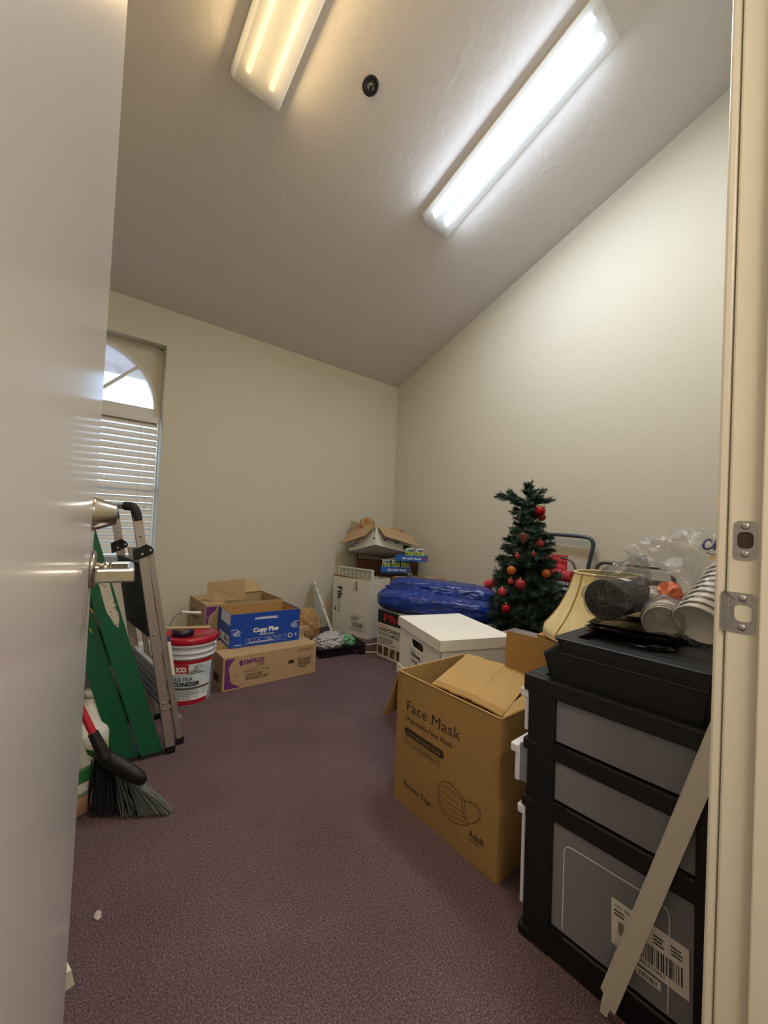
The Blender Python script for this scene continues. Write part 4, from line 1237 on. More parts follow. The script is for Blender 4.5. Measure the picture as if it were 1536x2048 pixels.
# ---- folded two-step stool
t = thing('step_stool', 'folded aluminium step stool with black treads standing left of the white bucket', 'step stool', (.5, 2.27, 0))
def rail(b, tp, w_, d_, name, extra=.0, y=None):
    """box-section rail between two points: w_ along X, d_ along Y"""
    b, tp = V(b), V(tp)
    mb = MB()
    q = [(-w_ / 2, -d_ / 2), (w_ / 2, -d_ / 2), (w_ / 2, d_ / 2), (-w_ / 2, d_ / 2)]
    mb.hexa([b + V((*p, 0)) for p in q] + [tp + V((*p, 0)) for p in q])
    return mb.build(name, M_alu, t)
NB, NT = V((.527, 2.05, .02)), V((.343, 2.05, 1.068))
OFF = V((-.028, .42, 0))
for k, off in enumerate((V((0, 0, 0)), OFF)):
    r_ = rail(NB + off, NT + off, .036, .022, 'front_rail')
    for (z, dx) in ((.55, .0), (.235, -.003), (.205, -.003), (.99, 0)):
        u = (z - .02) / 1.048
        c = NB.lerp(NT, u) + off + V((dx, -.0112, 0))
        MB().lathe([(0, .003), (.004, .0026), (.0055, 0)], 12, frame(c, (1, 0, 0), (0, 0, 1), (0, -1, 0))).build('rivet', M_steel, r_)
    MB().hexa([NB + off + V(p) for p in ((-.021, -.013, -.020), (.019, -.013, -.020), (.019, .013, -.020), (-.021, .013, -.020), (-.019, -.013, .012), (.020, -.013, .012), (.020, .013, .012), (-.019, .013, .012))]).build('rubber_foot', M_blackg, r_)
    rb_, rt_ = V((.580, 2.105 if k == 0 else 2.43, .02)) + (V((-.025, 0, 0)) if k else V((0, 0, 0))), V((.408, 2.095 if k == 0 else 2.43, .915)) + (V((-.025, 0, 0)) if k else V((0, 0, 0)))
    rr_ = rail(rb_, rt_, .024, .02, 'rear_rail')
    MB().box(rb_ + V((-.015, -.012, -.020)), rb_ + V((.017, .012, .010))).build('rubber_foot', M_blackg, rr_)
    # black hinge bracket
    y = 2.034 + off.y
    sx = off.x * 0
    br = [(.339, .931), (.382, .954), (.402, .942), (.412, .926), (.406, .910), (.344, .882)] if k == 0 else [(.303, .932), (.345, .955), (.366, .942), (.377, .926), (.372, .913), (.310, .882)]
    bk = MB().prism([(x, y, z) for x, z in br], (0, .062 if k == 0 else -.0 + .03, 0)).build('hinge_bracket', M_black, t)
    for (x, z) in ((br[0][0] + .028, .908), (br[3][0] - .014, .925)):
        MB().lathe([(0, .003), (.0045, .0025), (.006, 0)], 12, frame((x, y, z), (1, 0, 0), (0, 0, 1), (0, -1, 0))).build('rivet', M_steel, bk)
    # elbow of the hand rail
    e_ = bend([NT + off + V((.002, 0, -.012)), NT + off + V((-.012, 0, .048)), NT + off + V((-.045, .03 if k == 0 else -.03, .050))], .04, 8)
    MB().tube(e_, [.020] * 3 + [.019] * (len(e_) - 3), 10).build('rail_elbow', M_rub, t)
e0, e1_ = NT + V((-.040, .026, .050)), NT + OFF + V((-.040, -.026, .050))
MB().tube([e0, e1_], .0125, 10).build('hand_rail', M_gtube, t)
# big tread folded up behind the near rail, ribbed black
def slopex(z): return NB.x + (NT.x - NB.x) * (z - .02) / 1.048
def folded(z0, z1, dx, name, material, rib, nr, y0=2.067, y1=2.452):
    c = [V((slopex(z0) + dx, y0, z0)), V((slopex(z0) + dx - .024, y1, z0)), V((slopex(z1) + dx - .024, y1, z1)), V((slopex(z1) + dx, y0, z1))]
    o_ = MB().prism(c, (.018, 0, 0)).build(name, material, t)
    mb = MB()
    for k in range(nr):
        u = (k + .5) / nr; v_ = u + .28 / nr
        p = [c[0].lerp(c[3], u), c[1].lerp(c[2], u), c[1].lerp(c[2], v_), c[0].lerp(c[3], v_)]
        mb.prism([q + V((0, 0, 0)) for q in p], (-.003, 0, 0))
    mb.build('tread_rib', rib, o_)['kind'] = 'stuff'
    return o_
folded(.535, .872, -.020, 'platform', M_tread, mat('tread_rib_grey', '#3c3c42', .6), 16)
folded(.215, .40, -.014, 'lower_step', M_alu2, M_alu2, 5)
# cross braces
MB().tube([NB + V((.055, .05, .10)), NB + OFF + V((.055, -.04, .10))], .007, 8).build('cross_brace', M_alu, t)
MB().tube([NB.lerp(NT, .45) + V((.06, .05, 0)), NB.lerp(NT, .45) + OFF + V((.06, -.04, 0))], .007, 8).build('cross_brace', M_alu, t)
printed(t, 'warning_label', M_label, NB.lerp(NT, .44) + V((.0875, .030, -.14)), (1, 0, 0), (-.175, 0, 1), [('r', -.008, 0, .014, .16)])
printed(t, 'blue_label', M_blue, NB.lerp(NT, .44) + V((.0875, .030, -.14)), (1, 0, 0), (-.175, 0, 1), [('r', -.007, .162, .012, .022)], .0009)

# ---- tall green ladder, folded and leaning on the left wall
t = thing('ladder', 'tall folded green fibreglass ladder leaning left behind the door', 'ladder', (.42, 2.27, 0))
u = V((-.300, 0, 1)).normalized(); pw = V((1, 0, .300)).normalized()     # up the rail, across the rail face
L_ = 2.16
def channel(b, w_, y0, dy, name, hand):
    """C-shaped rail: web towards the viewer, two lips behind it; feet cut level with the floor"""
    def cut(p):   # slide a corner down the rail axis to the floor
        return p - u * (p.z / u.z)
    mb = MB()
    def bar(x0, x1, ya, yb_):
        c = []
        for (x, y) in ((x0, ya), (x1, ya), (x1, yb_), (x0, yb_)):
            c.append(cut(V((b.x, 0, b.z)) + pw * x + V((0, y, 0))) + V((0, 0, .012)))
        top = []
        for (x, y) in ((x0, ya), (x1, ya), (x1, yb_), (x0, yb_)):
            top.append(V((b.x, y, b.z)) + pw * x + u * L_)
        mb.hexa(c + top)
    s_ = 1 if hand > 0 else -1
    bar(0, w_, y0, y0 + s_ * .006)
    bar(0, .005, y0 + s_ * .006, y0 + s_ * .030)
    bar(w_ - .005, w_, y0 + s_ * .006, y0 + s_ * .030)
    o_ = mb.build(name, M_green, t)
    f_ = MB().hexa([cut(V((b.x, 0, b.z)) + pw * x + V((0, y, 0))) + V((0, 0, z)) for z in (0, .018) for (x, y) in ((-.002, y0 - .002 * s_), (w_ + .002, y0 - .002 * s_), (w_ + .002, y0 + .033 * s_), (-.002, y0 + .033 * s_))])
    f_.build('rubber_foot', M_rub, o_)
    return o_
b1 = V((.412, 0, .0))
fr_ = channel(b1, .083, 2.055, 1, 'front_rail', 1)
channel(b1 - pw * .088, .080, 2.068, 1, 'rear_rail', 1)
channel(b1, .083, 2.50, 1, 'front_rail', -1)
channel(b1 - pw * .088, .080, 2.488, 1, 'rear_rail', -1)
for k in range(6):
    c = V((b1.x, 0, 0)) + pw * .042 + u * (.30 + .31 * k)
    MB().box((c.x - .038, 2.087, c.z - .012), (c.x + .036, 2.468, c.z + .012)).build('ladder_step', M_alu, t)
    c = c - pw * .088
    MB().tube([V((c.x, 2.10, c.z)), V((c.x, 2.455, c.z))], .008, 8).build('rear_brace', M_alu, t)
c = V((b1.x, 0, 0)) - pw * .01 + u * (L_ - .04)
MB().box((c.x - .10, 2.06, c.z - .02), (c.x + .09, 2.49, c.z + .02)).build('ladder_top', M_green, t)
# worn sticker and paint scratches on the web
pt = [(.196, .880), (.240, .872), (.262, .76), (.287, .673), (.298, .645), (.298, .598), (.283, .606), (.246, .678), (.215, .80)]
rn = random.Random(3)
rg = []
for i in range(len(pt)):
    a, b_ = pt[i], pt[(i + 1) % len(pt)]
    for q in range(4):
        w_ = q / 4
        rg.append((a[0] + (b_[0] - a[0]) * w_ + rn.uniform(-.002, .002), a[1] + (b_[1] - a[1]) * w_ + rn.uniform(-.003, .003)))
MB().prism([(x, 2.0546, z) for x, z in rg], (0, .0005, 0)).build('worn_sticker', M_patch, fr_)
sc_ = MB()
for (x, z, l_, w_, dy, tilt) in ((.338, .47, .10, .0012, 2.0668, -.30), (.375, .33, .09, .0012, 2.0668, -.3), (.425, .12, .05, .0014, 2.0668, -.45), (.215, .72, .05, .003, 2.0668, -.4)):
    sc_.prism([(x, dy, z), (x + w_, dy, z), (x + w_ + tilt * l_, dy, z + l_), (x + tilt * l_, dy, z + l_)], (0, .0006, 0))
sc_.build('paint_scratch', mat('pale_paint', '#c9cfc4', .7), fr_)['kind'] = 'stuff'
sc_ = MB()
for (x, z, l_, tilt) in ((.232, .70, .06, -.12), (.205, .665, .045, -.55), (.205, .585, .02, -.5)):
    sc_.prism([(x, 2.0662, z), (x + .004, 2.0662, z), (x + .004 + tilt * l_, 2.0662, z + l_), (x + tilt * l_, 2.0662, z + l_)], (0, .0006, 0))
sc_.build('yellow_paint', mat('yellow_paint', '#c2b23c', .7), fr_)['kind'] = 'stuff'

# ---- little things on the floor behind the stool
t = thing('small_box', 'small cream box with printed label behind the step stool by the back wall', 'box', (.65, 3.36, 0))
Ms = frame((.575, 3.30, 0), (1, .06, 0), (-.06, 1, 0))
MB().box((0, 0, 0), (.15, .10, .16), Ms, .002).build('box_body', M_label, t)
printed(t, 'label_print', M_greyink, Ms @ V((0, 0, 0)), (1, .06, 0), (0, 0, 1), [('r', .03, .115, .1, .002), ('r', .03, .075, .1, .002), ('bar', .005, .08, .015, .06, 2), ('lines', .035, .085, .08, .025, 2, 2)])
o = MB().bm(crumple((.665, 3.14, .055), (.055, .06, .062), 21, 3, .25, 2, True, .86)).build('brown_rag', mat('brown_cloth', '#70492c', .9, mottle=(30, '#8a6a42', .4, .65)))
origin(o, (.665, 3.14, 0)); tag(o, 'small crumpled brown rag on the carpet behind the step stool', 'rag')

# ---- jugs
def jug(c, rx, lab, body, h_=.29, cap=M_jug, handle_dir=(1, 0, 0)):
    c = V(c)
    t = thing('jug', lab, 'jug', c)
    T = Matrix.Translation(c)
    k = h_ / .29
    MB().lathe([(0, .0), (rx * .92, 0), (rx, .012), (rx, .140 * k), (rx * .93, .158 * k), (rx * .66, .180 * k), (.040, .205 * k), (.030, .245 * k), (.024, .256 * k), (.022, .272 * k), (0, .272 * k)], 32, T).build('jug_body', body, t)
    MB().lathe([(0, h_ + .004), (.023, h_ + .004), (.026, h_), (.026, .268 * k), (.0, .268 * k)], 24, T).build('cap', cap, t)
    hd = V(handle_dir).normalized()
    MB().tube(bend([c + hd * .018 + V((0, 0, .252 * k)), c + hd * .058 + V((0, 0, .256 * k)), c + hd * (rx * .96) + V((0, 0, .215 * k)), c + hd * (rx * .88) + V((0, 0, .152 * k))], .025, 6), .0105, 10).build('handle', body, t)
    return t, c
t, c = jug((.222, 2.10, 0), .075, 'white jug with handle and screw cap behind the cloudy jug beside the green ladder', M_jug, .335, M_jug, (1, -.1, 0))
gl = MB().lathe([(.0755, .03), (.0755, .14)], 32, Matrix.Translation(c)).build('paper_label', mat('yellow_label', '#c8c6a0', .6), t)
t, c = jug((.150, 1.86, 0), .077, 'cloudy jug with green label and brown liquid near the door edge', M_jugc, .285, M_jug, (-.3, 1, 0))
MB().lathe([(0, .003), (.0735, .003), (.0772, .014), (.0772, .078), (0, .078)], 32, Matrix.Translation(c)).build('liquid', M_liquid, t)
MB().lathe([(.0778, .075), (.0778, .175)], 32, Matrix.Translation(c)).build('green_label', M_glabel, t)
lb = []
MBw = MB()
for a0_, a1_, z0, z1 in ((-1.9, -.72, .088, .122), (-2.2, -.2, .079, .0805), (-2.2, -.2, .083, .0845), (-2.2, -.2, .168, .1695)):
    for i in range(10):
        aa, ab = a0_ + (a1_ - a0_) * i / 10, a0_ + (a1_ - a0_) * (i + 1) / 10
        r = .0784
        MBw.add([c + V((r * math.cos(aa), r * math.sin(aa), z0)), c + V((r * math.cos(ab), r * math.sin(ab), z0)), c + V((r * math.cos(ab), r * math.sin(ab), z1)), c + V((r * math.cos(aa), r * math.sin(aa), z1))], [(0, 1, 2, 3)])
MBw.build('label_print', M_label, t)['kind'] = 'stuff'

# ---- angled broom leaning on the left wall
HB = V((.232, 1.755, .222))
hd = V((-.079, .061, .18)).normalized()
t = thing('broom', 'angle broom with red handle, black head and grey bristles beside the door', 'broom', (.33, 1.72, 0))
MB().tube([HB + hd * .07, HB + hd * 1.42], .0125, 12).build('handle', M_red, t)
MB().tube([HB - hd * .02, HB + hd * .02, HB + hd * .085], [.021, .020, .0165], 12).build('socket', M_black, t)
hA, hB_ = V((.215, 1.790, .215)), V((.358, 1.685, .112))
hv = (hB_ - hA)
mb = MB()
N_ = 14
side = hv.cross(V((0, 0, 1))).normalized()
dn = side.cross(hv).normalized()
if dn.z > 0: dn = -dn
vs, fs = [], []
for i in range(N_ + 1):
    s_ = i / N_
    e_ = (1 - abs(2 * s_ - 1) ** 4) ** .5 if 0 < s_ < 1 else .02
    ctr = hA + hv * s_
    rw, rh = .022 * max(e_, .25), .030 * max(e_, .25)
    for k in range(12):
        an = 2 * PI * k / 12
        vs.append(ctr + side * rw * math.cos(an) + dn * rh * math.sin(an))
for i in range(N_):
    for k in range(12):
        fs.append((i * 12 + k, i * 12 + (k + 1) % 12, (i + 1) * 12 + (k + 1) % 12, (i + 1) * 12 + k))
fs.append(list(range(12))[::-1]); fs.append(list(range(N_ * 12, N_ * 12 + 12)))
mb.add(vs, fs, True).build('broom_head', M_black, t)
def bristles(s0, s1, n, name, material, seed, toe):
    rn = random.Random(seed)
    mb = MB()
    for i in range(n):
        s_ = rn.uniform(s0, s1)
        p = hA + hv * s_ + side * rn.uniform(-.014, .014) + dn * .018
        q = V((.205 + .205 * s_ ** 1.0 + toe * s_ ** 3, 1.785 - .155 * s_, .003)) + V((rn.uniform(-.014, .014), rn.uniform(-.018, .018), rn.uniform(0, .012)))
        d = (q - p)
        w_ = d.cross(V((0, 0, 1))).normalized() * .0016
        m_ = p.lerp(q, .5) + V((rn.uniform(-.004, .004), rn.uniform(-.004, .004), rn.uniform(0, .006)))
        mb.add([p - w_, p + w_, m_ + w_, m_ - w_, q + w_ * .7, q - w_ * .7], [(0, 1, 2, 3), (3, 2, 4, 5)])
    o_ = mb.build(name, material, t); o_['kind'] = 'stuff'
bristles(.45, 1, 900, 'bristle', M_bristle, 1, .02)
bristles(.0, .72, 420, 'shade_bristle', M_black, 2, .0)  # black bristles paint in the shadow behind the broom head

# ---- cream door wedge
o = MB().prism([(.060, 1.150, 0), (.126, 1.166, 0), (.118, 1.163, .040), (.060, 1.150, .048)], (-.008, .034, 0)).build('door_wedge', M_cream)
origin(o, (.09, 1.17, 0)); tag(o, 'cream door wedge on the carpet just behind the open door edge', 'door wedge')
o = MB().bm(crumple((.185, 1.325, .004), (.008, .013, .004), 31, 2, .3, 2)).build('lint', M_lint)
origin(o, (.185, 1.325, 0)); tag(o, 'tiny pale scrap of lint on the carpet beside the open door', 'lint')

# =================================================================== FAR RIGHT
# ---- blue tarp folded into a thick bundle over the auger carton
t = thing('tarp', 'large folded shiny blue tarp heaped on the auger carton beside the right wall', 'tarp', (2.5, 2.25, .384))
ax = V((.44, -.80, 0)).normalized(); sx_ = V((ax.y, -ax.x, 0))       # long axis, towards-the-viewer side is -sx_... see below
sx_ = V((-.80, -.44, 0)).normalized()                                 # towards the room
ctr = V((2.545, 2.235, .50))
def slab_fold(c, hl, hw, hh, seed, amp, sag, nu=110, nv=72, p=3.4, endp=7., skew=.0):
    """one thick fold of the sheet: a squarish tube with lengthwise creases and rounded ends"""
    vs, fs = [], []
    off = V((seed * 2.3, seed * 5.1, seed))
    for i in range(nu + 1):
        s_ = -1 + 2 * i / nu
        prof = max(0., 1 - abs(s_) ** endp) ** .5
        for k in range(nv):
            an = 2 * PI * k / nv
            cx, cz = math.cos(an), math.sin(an)
            cx = math.copysign(abs(cx) ** (2 / p), cx); cz = math.copysign(abs(cz) ** (2 / p), cz)
            f = V((s_ * 1.1 + cx * skew, (cx + .6 * s_ * skew) * 2.6, cz * 2.4)) + off
            wr = 0; a = 1; fq = 1
            for _ in range(3):
                q_ = 1 - 2 * abs(noise.noise(f * fq)); wr += a * q_ * abs(q_); a *= .55; fq *= 2.2
            g = 1 + amp * (wr - .3)
            vs.append(c + ax * (s_ * hl) + sx_ * (cx * hw * max(prof, .10) * (1 + (g - 1) * .5)) + V((0, 0, cz * hh * max(prof, .12) * g + sag(s_))))
    for i in range(nu):
        for k in range(nv):
            fs.append((i * nv + k, i * nv + (k + 1) % nv, (i + 1) * nv + (k + 1) % nv, (i + 1) * nv + k))
    fs.append(list(range(nv))[::-1]); fs.append(list(range(nu * nv, nu * nv + nv)))
    return MB().add(vs, fs, True)
slab_fold(ctr + V((0, 0, -.030)) + sx_ * .01, 0.505, .250, .088, 3, .09, lambda s_: -.010 * s_ - .02 * max(0, s_) ** 2, skew=.9).build('tarp_fold', M_tarp, t)
slab_fold(ctr + sx_ * -.075 + ax * .012 + V((0, 0, .060)), .455, .165, .060, 8, .15, lambda s_: -.012 * s_ - .015 * max(0, s_) ** 2, skew=1.2).build('tarp_fold', M_tarp, t)
slab_fold(ctr + sx_ * .050 + ax * -.02 + V((0, 0, .050)), .43, .085, .022, 15, .25, lambda s_: .006 * math.sin(s_ * 4) - .012 * s_, skew=1.6, endp=3.).build('tarp_fold', M_tarp, t)
fo_ = MB()
for k in range(6):     # thin free edges of the sheet lying between the folds, running across to the front right
    pts, rs = [], []
    for i in range(34):
        u_ = i / 33
        s_ = -.82 + 1.5 * u_
        y_ = -.02 + .020 * k + (.10 + .012 * k) * u_ + .014 * noise.noise(V((s_ * 3, k * 2.1, 1)))
        z_ = .110 - .010 * k - .030 * u_ + .008 * noise.noise(V((s_ * 4, k, 4))) - (.04 if u_ > .8 else 0) * (u_ - .8)
        pts.append(ctr + ax * (s_ * .46) + sx_ * y_ + V((0, 0, z_)))
        rs.append((.0075 + .004 * noise.noise(V((s_ * 6, k * 7, 2)))) * min(1, (i + .6) / 4, (34 - i) / 5))
    fo_.tube(pts, rs, 7)
# hollow loop of sheet at the right
for r_, dz in ((.050, 0.), (.041, .004), (.033, .006)):
    c_ = ctr + ax * .30 + sx_ * .13 + V((0, 0, .062 + dz))
    fo_.tube([c_ + ax * (r_ * 1.7 * math.cos(a * PI / 12)) + V((0, 0, r_ * .62 * math.sin(a * PI / 12))) + sx_ * (.010 * math.sin(a * PI / 6 + r_ * 60)) for a in range(25)], .006, 6)
fo_.build('tarp_edge', M_tarp, t)['kind'] = 'stuff'

# ---- small artificial tree
tb = V((2.505, 1.430, 0))
t = thing('artificial_tree', 'small dark green artificial tree by the right wall, hung with red baubles', 'tree', tb)
MB().tube([tb + V((0, 0, .02)), tb + V((0, 0, 1.30))], [.016, .008], 8).build('trunk', M_bark, t)
for k in range(3):
    a = 2.1 * k + .4
    MB().box((0, -.012, 0), (.20, .012, .022), Matrix.Translation(tb) @ Matrix.Rotation(a, 4, 'Z')).build('stand_leg', M_black, t)
def sprig(seed, n_side=4, den=62):
    """one bough along +X of length 1: twig with side twigs, each covered with needles"""
    rn = random.Random(seed)
    mb = MB()
    twigs = [(V((0, 0, 0)), V((1, 0, rn.uniform(.05, .2))))]
    for k in range(n_side):
        s_ = rn.uniform(.30, .80); sg = -1 if k % 2 else 1
        b = V((s_, 0, .12 * s_)); l_ = rn.uniform(.28, .42)
        twigs.append((b, b + V((l_ * .75, sg * l_ * .65, rn.uniform(-.05, .15)))))
    for a, b in twigs:
        d = b - a; n_ = max(12, int(den * 2.1 * d.length)); x = d.normalized(); y = x.orthogonal().normalized(); z = x.cross(y)
        mb.tube([a, b], .010, 3)
        for i in range(n_):
            s_ = (i + rn.random()) / n_
            an = rn.uniform(0, 2 * PI)
            r_ = (y * math.cos(an) + z * math.sin(an))
            l_ = rn.uniform(.16, .24)
            p = a + d * s_
            q = p + (x * rn.uniform(.5, .9) + r_).normalized() * l_
            w_ = x.cross(r_).normalized() * .020
            mb.add([p - w_, p + w_, q], [(0, 1, 2)])
    me = mb.build('branch', M_needle)
    return me
protos = [sprig(s_, 4 + s_ % 3, 64) for s_ in range(5)]
meshes = [o.data for o in protos]
for o in protos: bpy.data.objects.remove(o)
def bough(z, az, ln, elev, k, r0=.0):
    o = bpy.data.objects.new('branch', meshes[k % 5]); COL.objects.link(o); o.parent = t
    o.rotation_euler = (0, -elev, az)
    o.location = (math.cos(az) * r0, math.sin(az) * r0, z)
    o.scale = (ln, max(ln, .12) * .95, max(ln, .12) * .95)
    return o
rn = random.Random(7)
def rad(z):
    pts = [(.30, .235), (.45, .215), (.62, .19), (.78, .165), (.92, .15), (1.02, .155), (1.09, .09), (1.15, .075), (1.20, .105), (1.28, .095), (1.36, .06)]
    for (a, ra), (b, rb2) in zip(pts, pts[1:]):
        if z <= b: return ra + (rb2 - ra) * (z - a) / (b - a)
    return .05
z = .31; k = 0
while z < 1.27:
    n_ = 13 if z < .9 else (11 if z < 1.06 else 9)
    for j in range(n_):
        az = 2 * PI * (j + rn.uniform(-.25, .25)) / n_ + k * .7
        bough(z + rn.uniform(-.02, .02), az, rad(z) * rn.uniform(.70, 1.15), math.radians(rn.uniform(-5, 28)), k, .01)
        k += 1
    for j in range(5):
        bough(z + rn.uniform(-.03, .03), rn.uniform(0, 2 * PI), rad(z) * rn.uniform(.45, .7), math.radians(rn.uniform(10, 50)), k, .0); k += 1
    z += .056 if z < 1.0 else .048
vr2 = V((.758, -.652, 0)); az_r = math.atan2(vr2.y, vr2.x)
for (z, az, ln, el) in ((1.262, az_r + PI, .20, .10), (1.27, az_r + PI - .5, .15, .35), (1.27, az_r + .2, .15, .6), (1.25, az_r + .1, .16, .15), (1.28, az_r - 1.5, .10, .7), (1.28, az_r + 2.1, .09, .9), (1.265, 0, .135, 1.5), (1.27, 1.2, .13, 1.42), (1.27, 3.3, .12, 1.35), (1.245, az_r - 1.2, .12, .5), (1.24, az_r + 2.6, .13, .3)):
    bough(z, az, ln, el, k); k += 1

def bauble(p, r, m_, lab, cat='ornament', cap=True):
    p = V(p); p = p + (V((tb.x, tb.y, p.z)) - p).normalized() * .022
    t_ = thing('bauble', lab, cat, p, 'ornaments on the artificial tree')
    MB().lathe([(max(r * math.sin(PI * i / 16), 0), -r * math.cos(PI * i / 16)) for i in range(17)], 24, Matrix.Translation(p)).build('ball', m_, t_)
    if cap:
        MB().lathe([(.0, .008), (.006, .008), (.006, -.001)], 10, Matrix.Translation(p + V((0, 0, r)))).build('cap', M_gold, t_)
def at(v, k): return V((v[0] * k, v[1] * k, 1.08 + (v[2] - 1.08) * k))
bauble(at((2.366, 1.260, 1.205), 1.036), .032, M_bauble, 'topmost large shiny red bauble on the artificial tree')
bauble(at((2.379, 1.250, 1.169), 1.056), .027, M_baubm, 'dark red bauble tucked just below the topmost one on the tree')
bauble(at((2.371, 1.263, 1.002), 1.03), .028, M_baubm, 'dim red bauble at mid height right of the tree trunk')
bauble(at((2.340, 1.293, .933), 1.012), .019, M_bauble, 'smallest shiny red bauble near the middle of the tree')
bauble(at((2.257, 1.366, .922), 1.02), .017, M_bauble2, 'small pinkish bauble at left of the middle of the tree')
bauble(at((2.231, 1.391, .832), 1.01), .028, M_orange, 'orange fruit ornament on the left side of the tree', 'ornament', False)
bauble(at((2.416, 1.233, .820), 1.02), .027, M_orange, 'orange fruit ornament on the right side of the tree', 'ornament', False)
bauble(at((2.282, 1.351, .748), 1.004), .033, M_baubm, 'large matte red bauble low on the tree front')
bauble(at((2.232, 1.393, .764), 1.01), .019, M_bauble2, 'small pink-red bauble left of the large matte one')
bauble(at((2.193, 1.429, .697), 1.006), .027, M_bauble2, 'pink-red bauble at the far left low on the tree')
bauble(at((2.217, 1.413, .594), 1.0), .029, M_bauble, 'lowest shiny red bauble on the tree')
p = at((2.286, 1.336, 1.035), 1.02)
t_ = thing('pine_cone', 'brown pine cone ornament in the upper middle of the tree', 'ornament', p, 'ornaments on the artificial tree')
MB().lathe([(.004, -.03), (.018, -.022), (.028, 0), (.024, .02), (.010, .032), (0, .034)], 14, Matrix.Translation(p)).build('cone_core', M_cone, t_)
sc_ = MB()
for i in range(46):
    a = i * 2.4; zz = -.026 + .056 * i / 46; r_ = .03 * math.sin(PI * (i + 6) / 56) + .004
    c = p + V((math.cos(a) * r_, math.sin(a) * r_, zz)); o_ = V((math.cos(a), math.sin(a), .4)); s2 = V((-math.sin(a), math.cos(a), 0))
    sc_.add([c - s2 * .008, c + s2 * .008, c + o_ * .009 + s2 * .004, c + o_ * .009 - s2 * .004], [(0, 1, 2, 3)])
sc_.build('cone_scale', M_cone, t_)['kind'] = 'stuff'

# ---- black wire basket with a red folding seat on it
t = thing('wire_basket', 'tall black wire basket with pale label strip behind the tree', 'basket', (2.99, 1.42, 0))
X0, X1, Y0, Y1, Z1 = 2.85, 3.135, 1.12, 1.70, .705
fm = MB()
for (p, q) in (((X0, Y0), (X1, Y0)), ((X1, Y0), (X1, Y1)), ((X1, Y1), (X0, Y1)), ((X0, Y1), (X0, Y0))):
    for z in (.008, Z1):
        fm.tube([(*p, z), (*q, z)], .006, 6)
fm.build('rim', M_wire, t)
wm = MB()
n_ = 20
for i in range(n_ + 1):
    y = Y0 + (Y1 - Y0) * i / n_
    for x in (X0, X1): wm.tube([(x, y, .008), (x, y, Z1)], .002, 4, False)
for i in range(1, 10):
    x = X0 + (X1 - X0) * i / 10
    for y in (Y0, Y1): wm.tube([(x, y, .008), (x, y, Z1)], .002, 4, False)
for j in range(1, 16):
    z = Z1 * j / 16
    wm.tube([(X0, Y0, z), (X1, Y0, z), (X1, Y1, z), (X0, Y1, z), (X0, Y0, z)], .002, 4, False)
wm.build('wire_grid', M_wire, t)['kind'] = 'stuff'
MB().box((X0 + .02, Y0 + .02, .012), (X1 - .02, Y1 - .02, .62)).build('dark_liner', mat('dark_liner', '#2a2c2e', .8), t)
MB().box((X0 - .008, Y0 + .02, .676), (X0 - .003, Y1 - .02, .690)).build('label_strip', M_white, t)
MB().box((X0 - .006, 1.385, .60), (X0 - .003, 1.42, .665)).build('tag', mat('buff_tag', '#8d8660', .7), t)

t = thing('folding_chair', 'folded red fabric chair with grey tubular frame lying on the wire basket', 'chair', (3.0, 1.6, .712))
def roll(a, b, r, n=18, seed=0):
    a, b = V(a), V(b)
    pts = [a.lerp(b, i / n) for i in range(n + 1)]
    return MB().tube(pts, [r * (1 + .06 * noise.noise(V((i * .6, seed, 0)))) for i in range(n + 1)], 14)
roll((3.0, 1.358, .755), (3.0, 1.62, .762), .042, 12, 1).build('rolled_seat', M_redcloth, t)
roll((3.03, 1.62, .765), (2.985, 2.085, .600), .034, 12, 2).build('rolled_side', M_redcloth, t)
bp_ = MB()
nn_ = 10
for i in range(nn_):
    for j in range(nn_):
        def P(i, j):
            y = 1.415 + .23 * i / nn_; z = .775 + .125 * j / nn_ + (.006 if j == nn_ else 0)
            return V((3.03 + .012 * math.sin(i * 1.3) + .010 * (j / nn_) + .008 * noise.noise(V((i * .5, j * .5, 3))), y, z))
        bp_.hexa([P(i, j), P(i + 1, j), P(i + 1, j) + V((.012, 0, 0)), P(i, j) + V((.012, 0, 0)), P(i, j + 1), P(i + 1, j + 1), P(i + 1, j + 1) + V((.012, 0, 0)), P(i, j + 1) + V((.012, 0, 0))])
bp_.build('backrest', M_redcloth, t)
MB().tube(bend([V((3.05, 1.62, .885)), V((3.05, 1.40, .888)), V((3.04, 1.345, .82)), V((3.03, 1.337, .722))], .06, 8), .010, 8).build('frame_tube', M_gtube, t)
MB().tube(bend([V((2.99, 1.75, .75)), V((2.98, 1.965, .70)), V((2.97, 2.02, .60)), V((2.97, 2.03, .53))], .06, 8), .010, 8).build('frame_tube', M_gtube, t)
MB().lathe([(0, .006), (.016, .006), (.016, -.006), (0, -.006)], 14, frame((3.03, 1.334, .775), (0, 0, 1), (1, 0, 0), (0, -1, 0))).build('hinge', M_gtube, t)

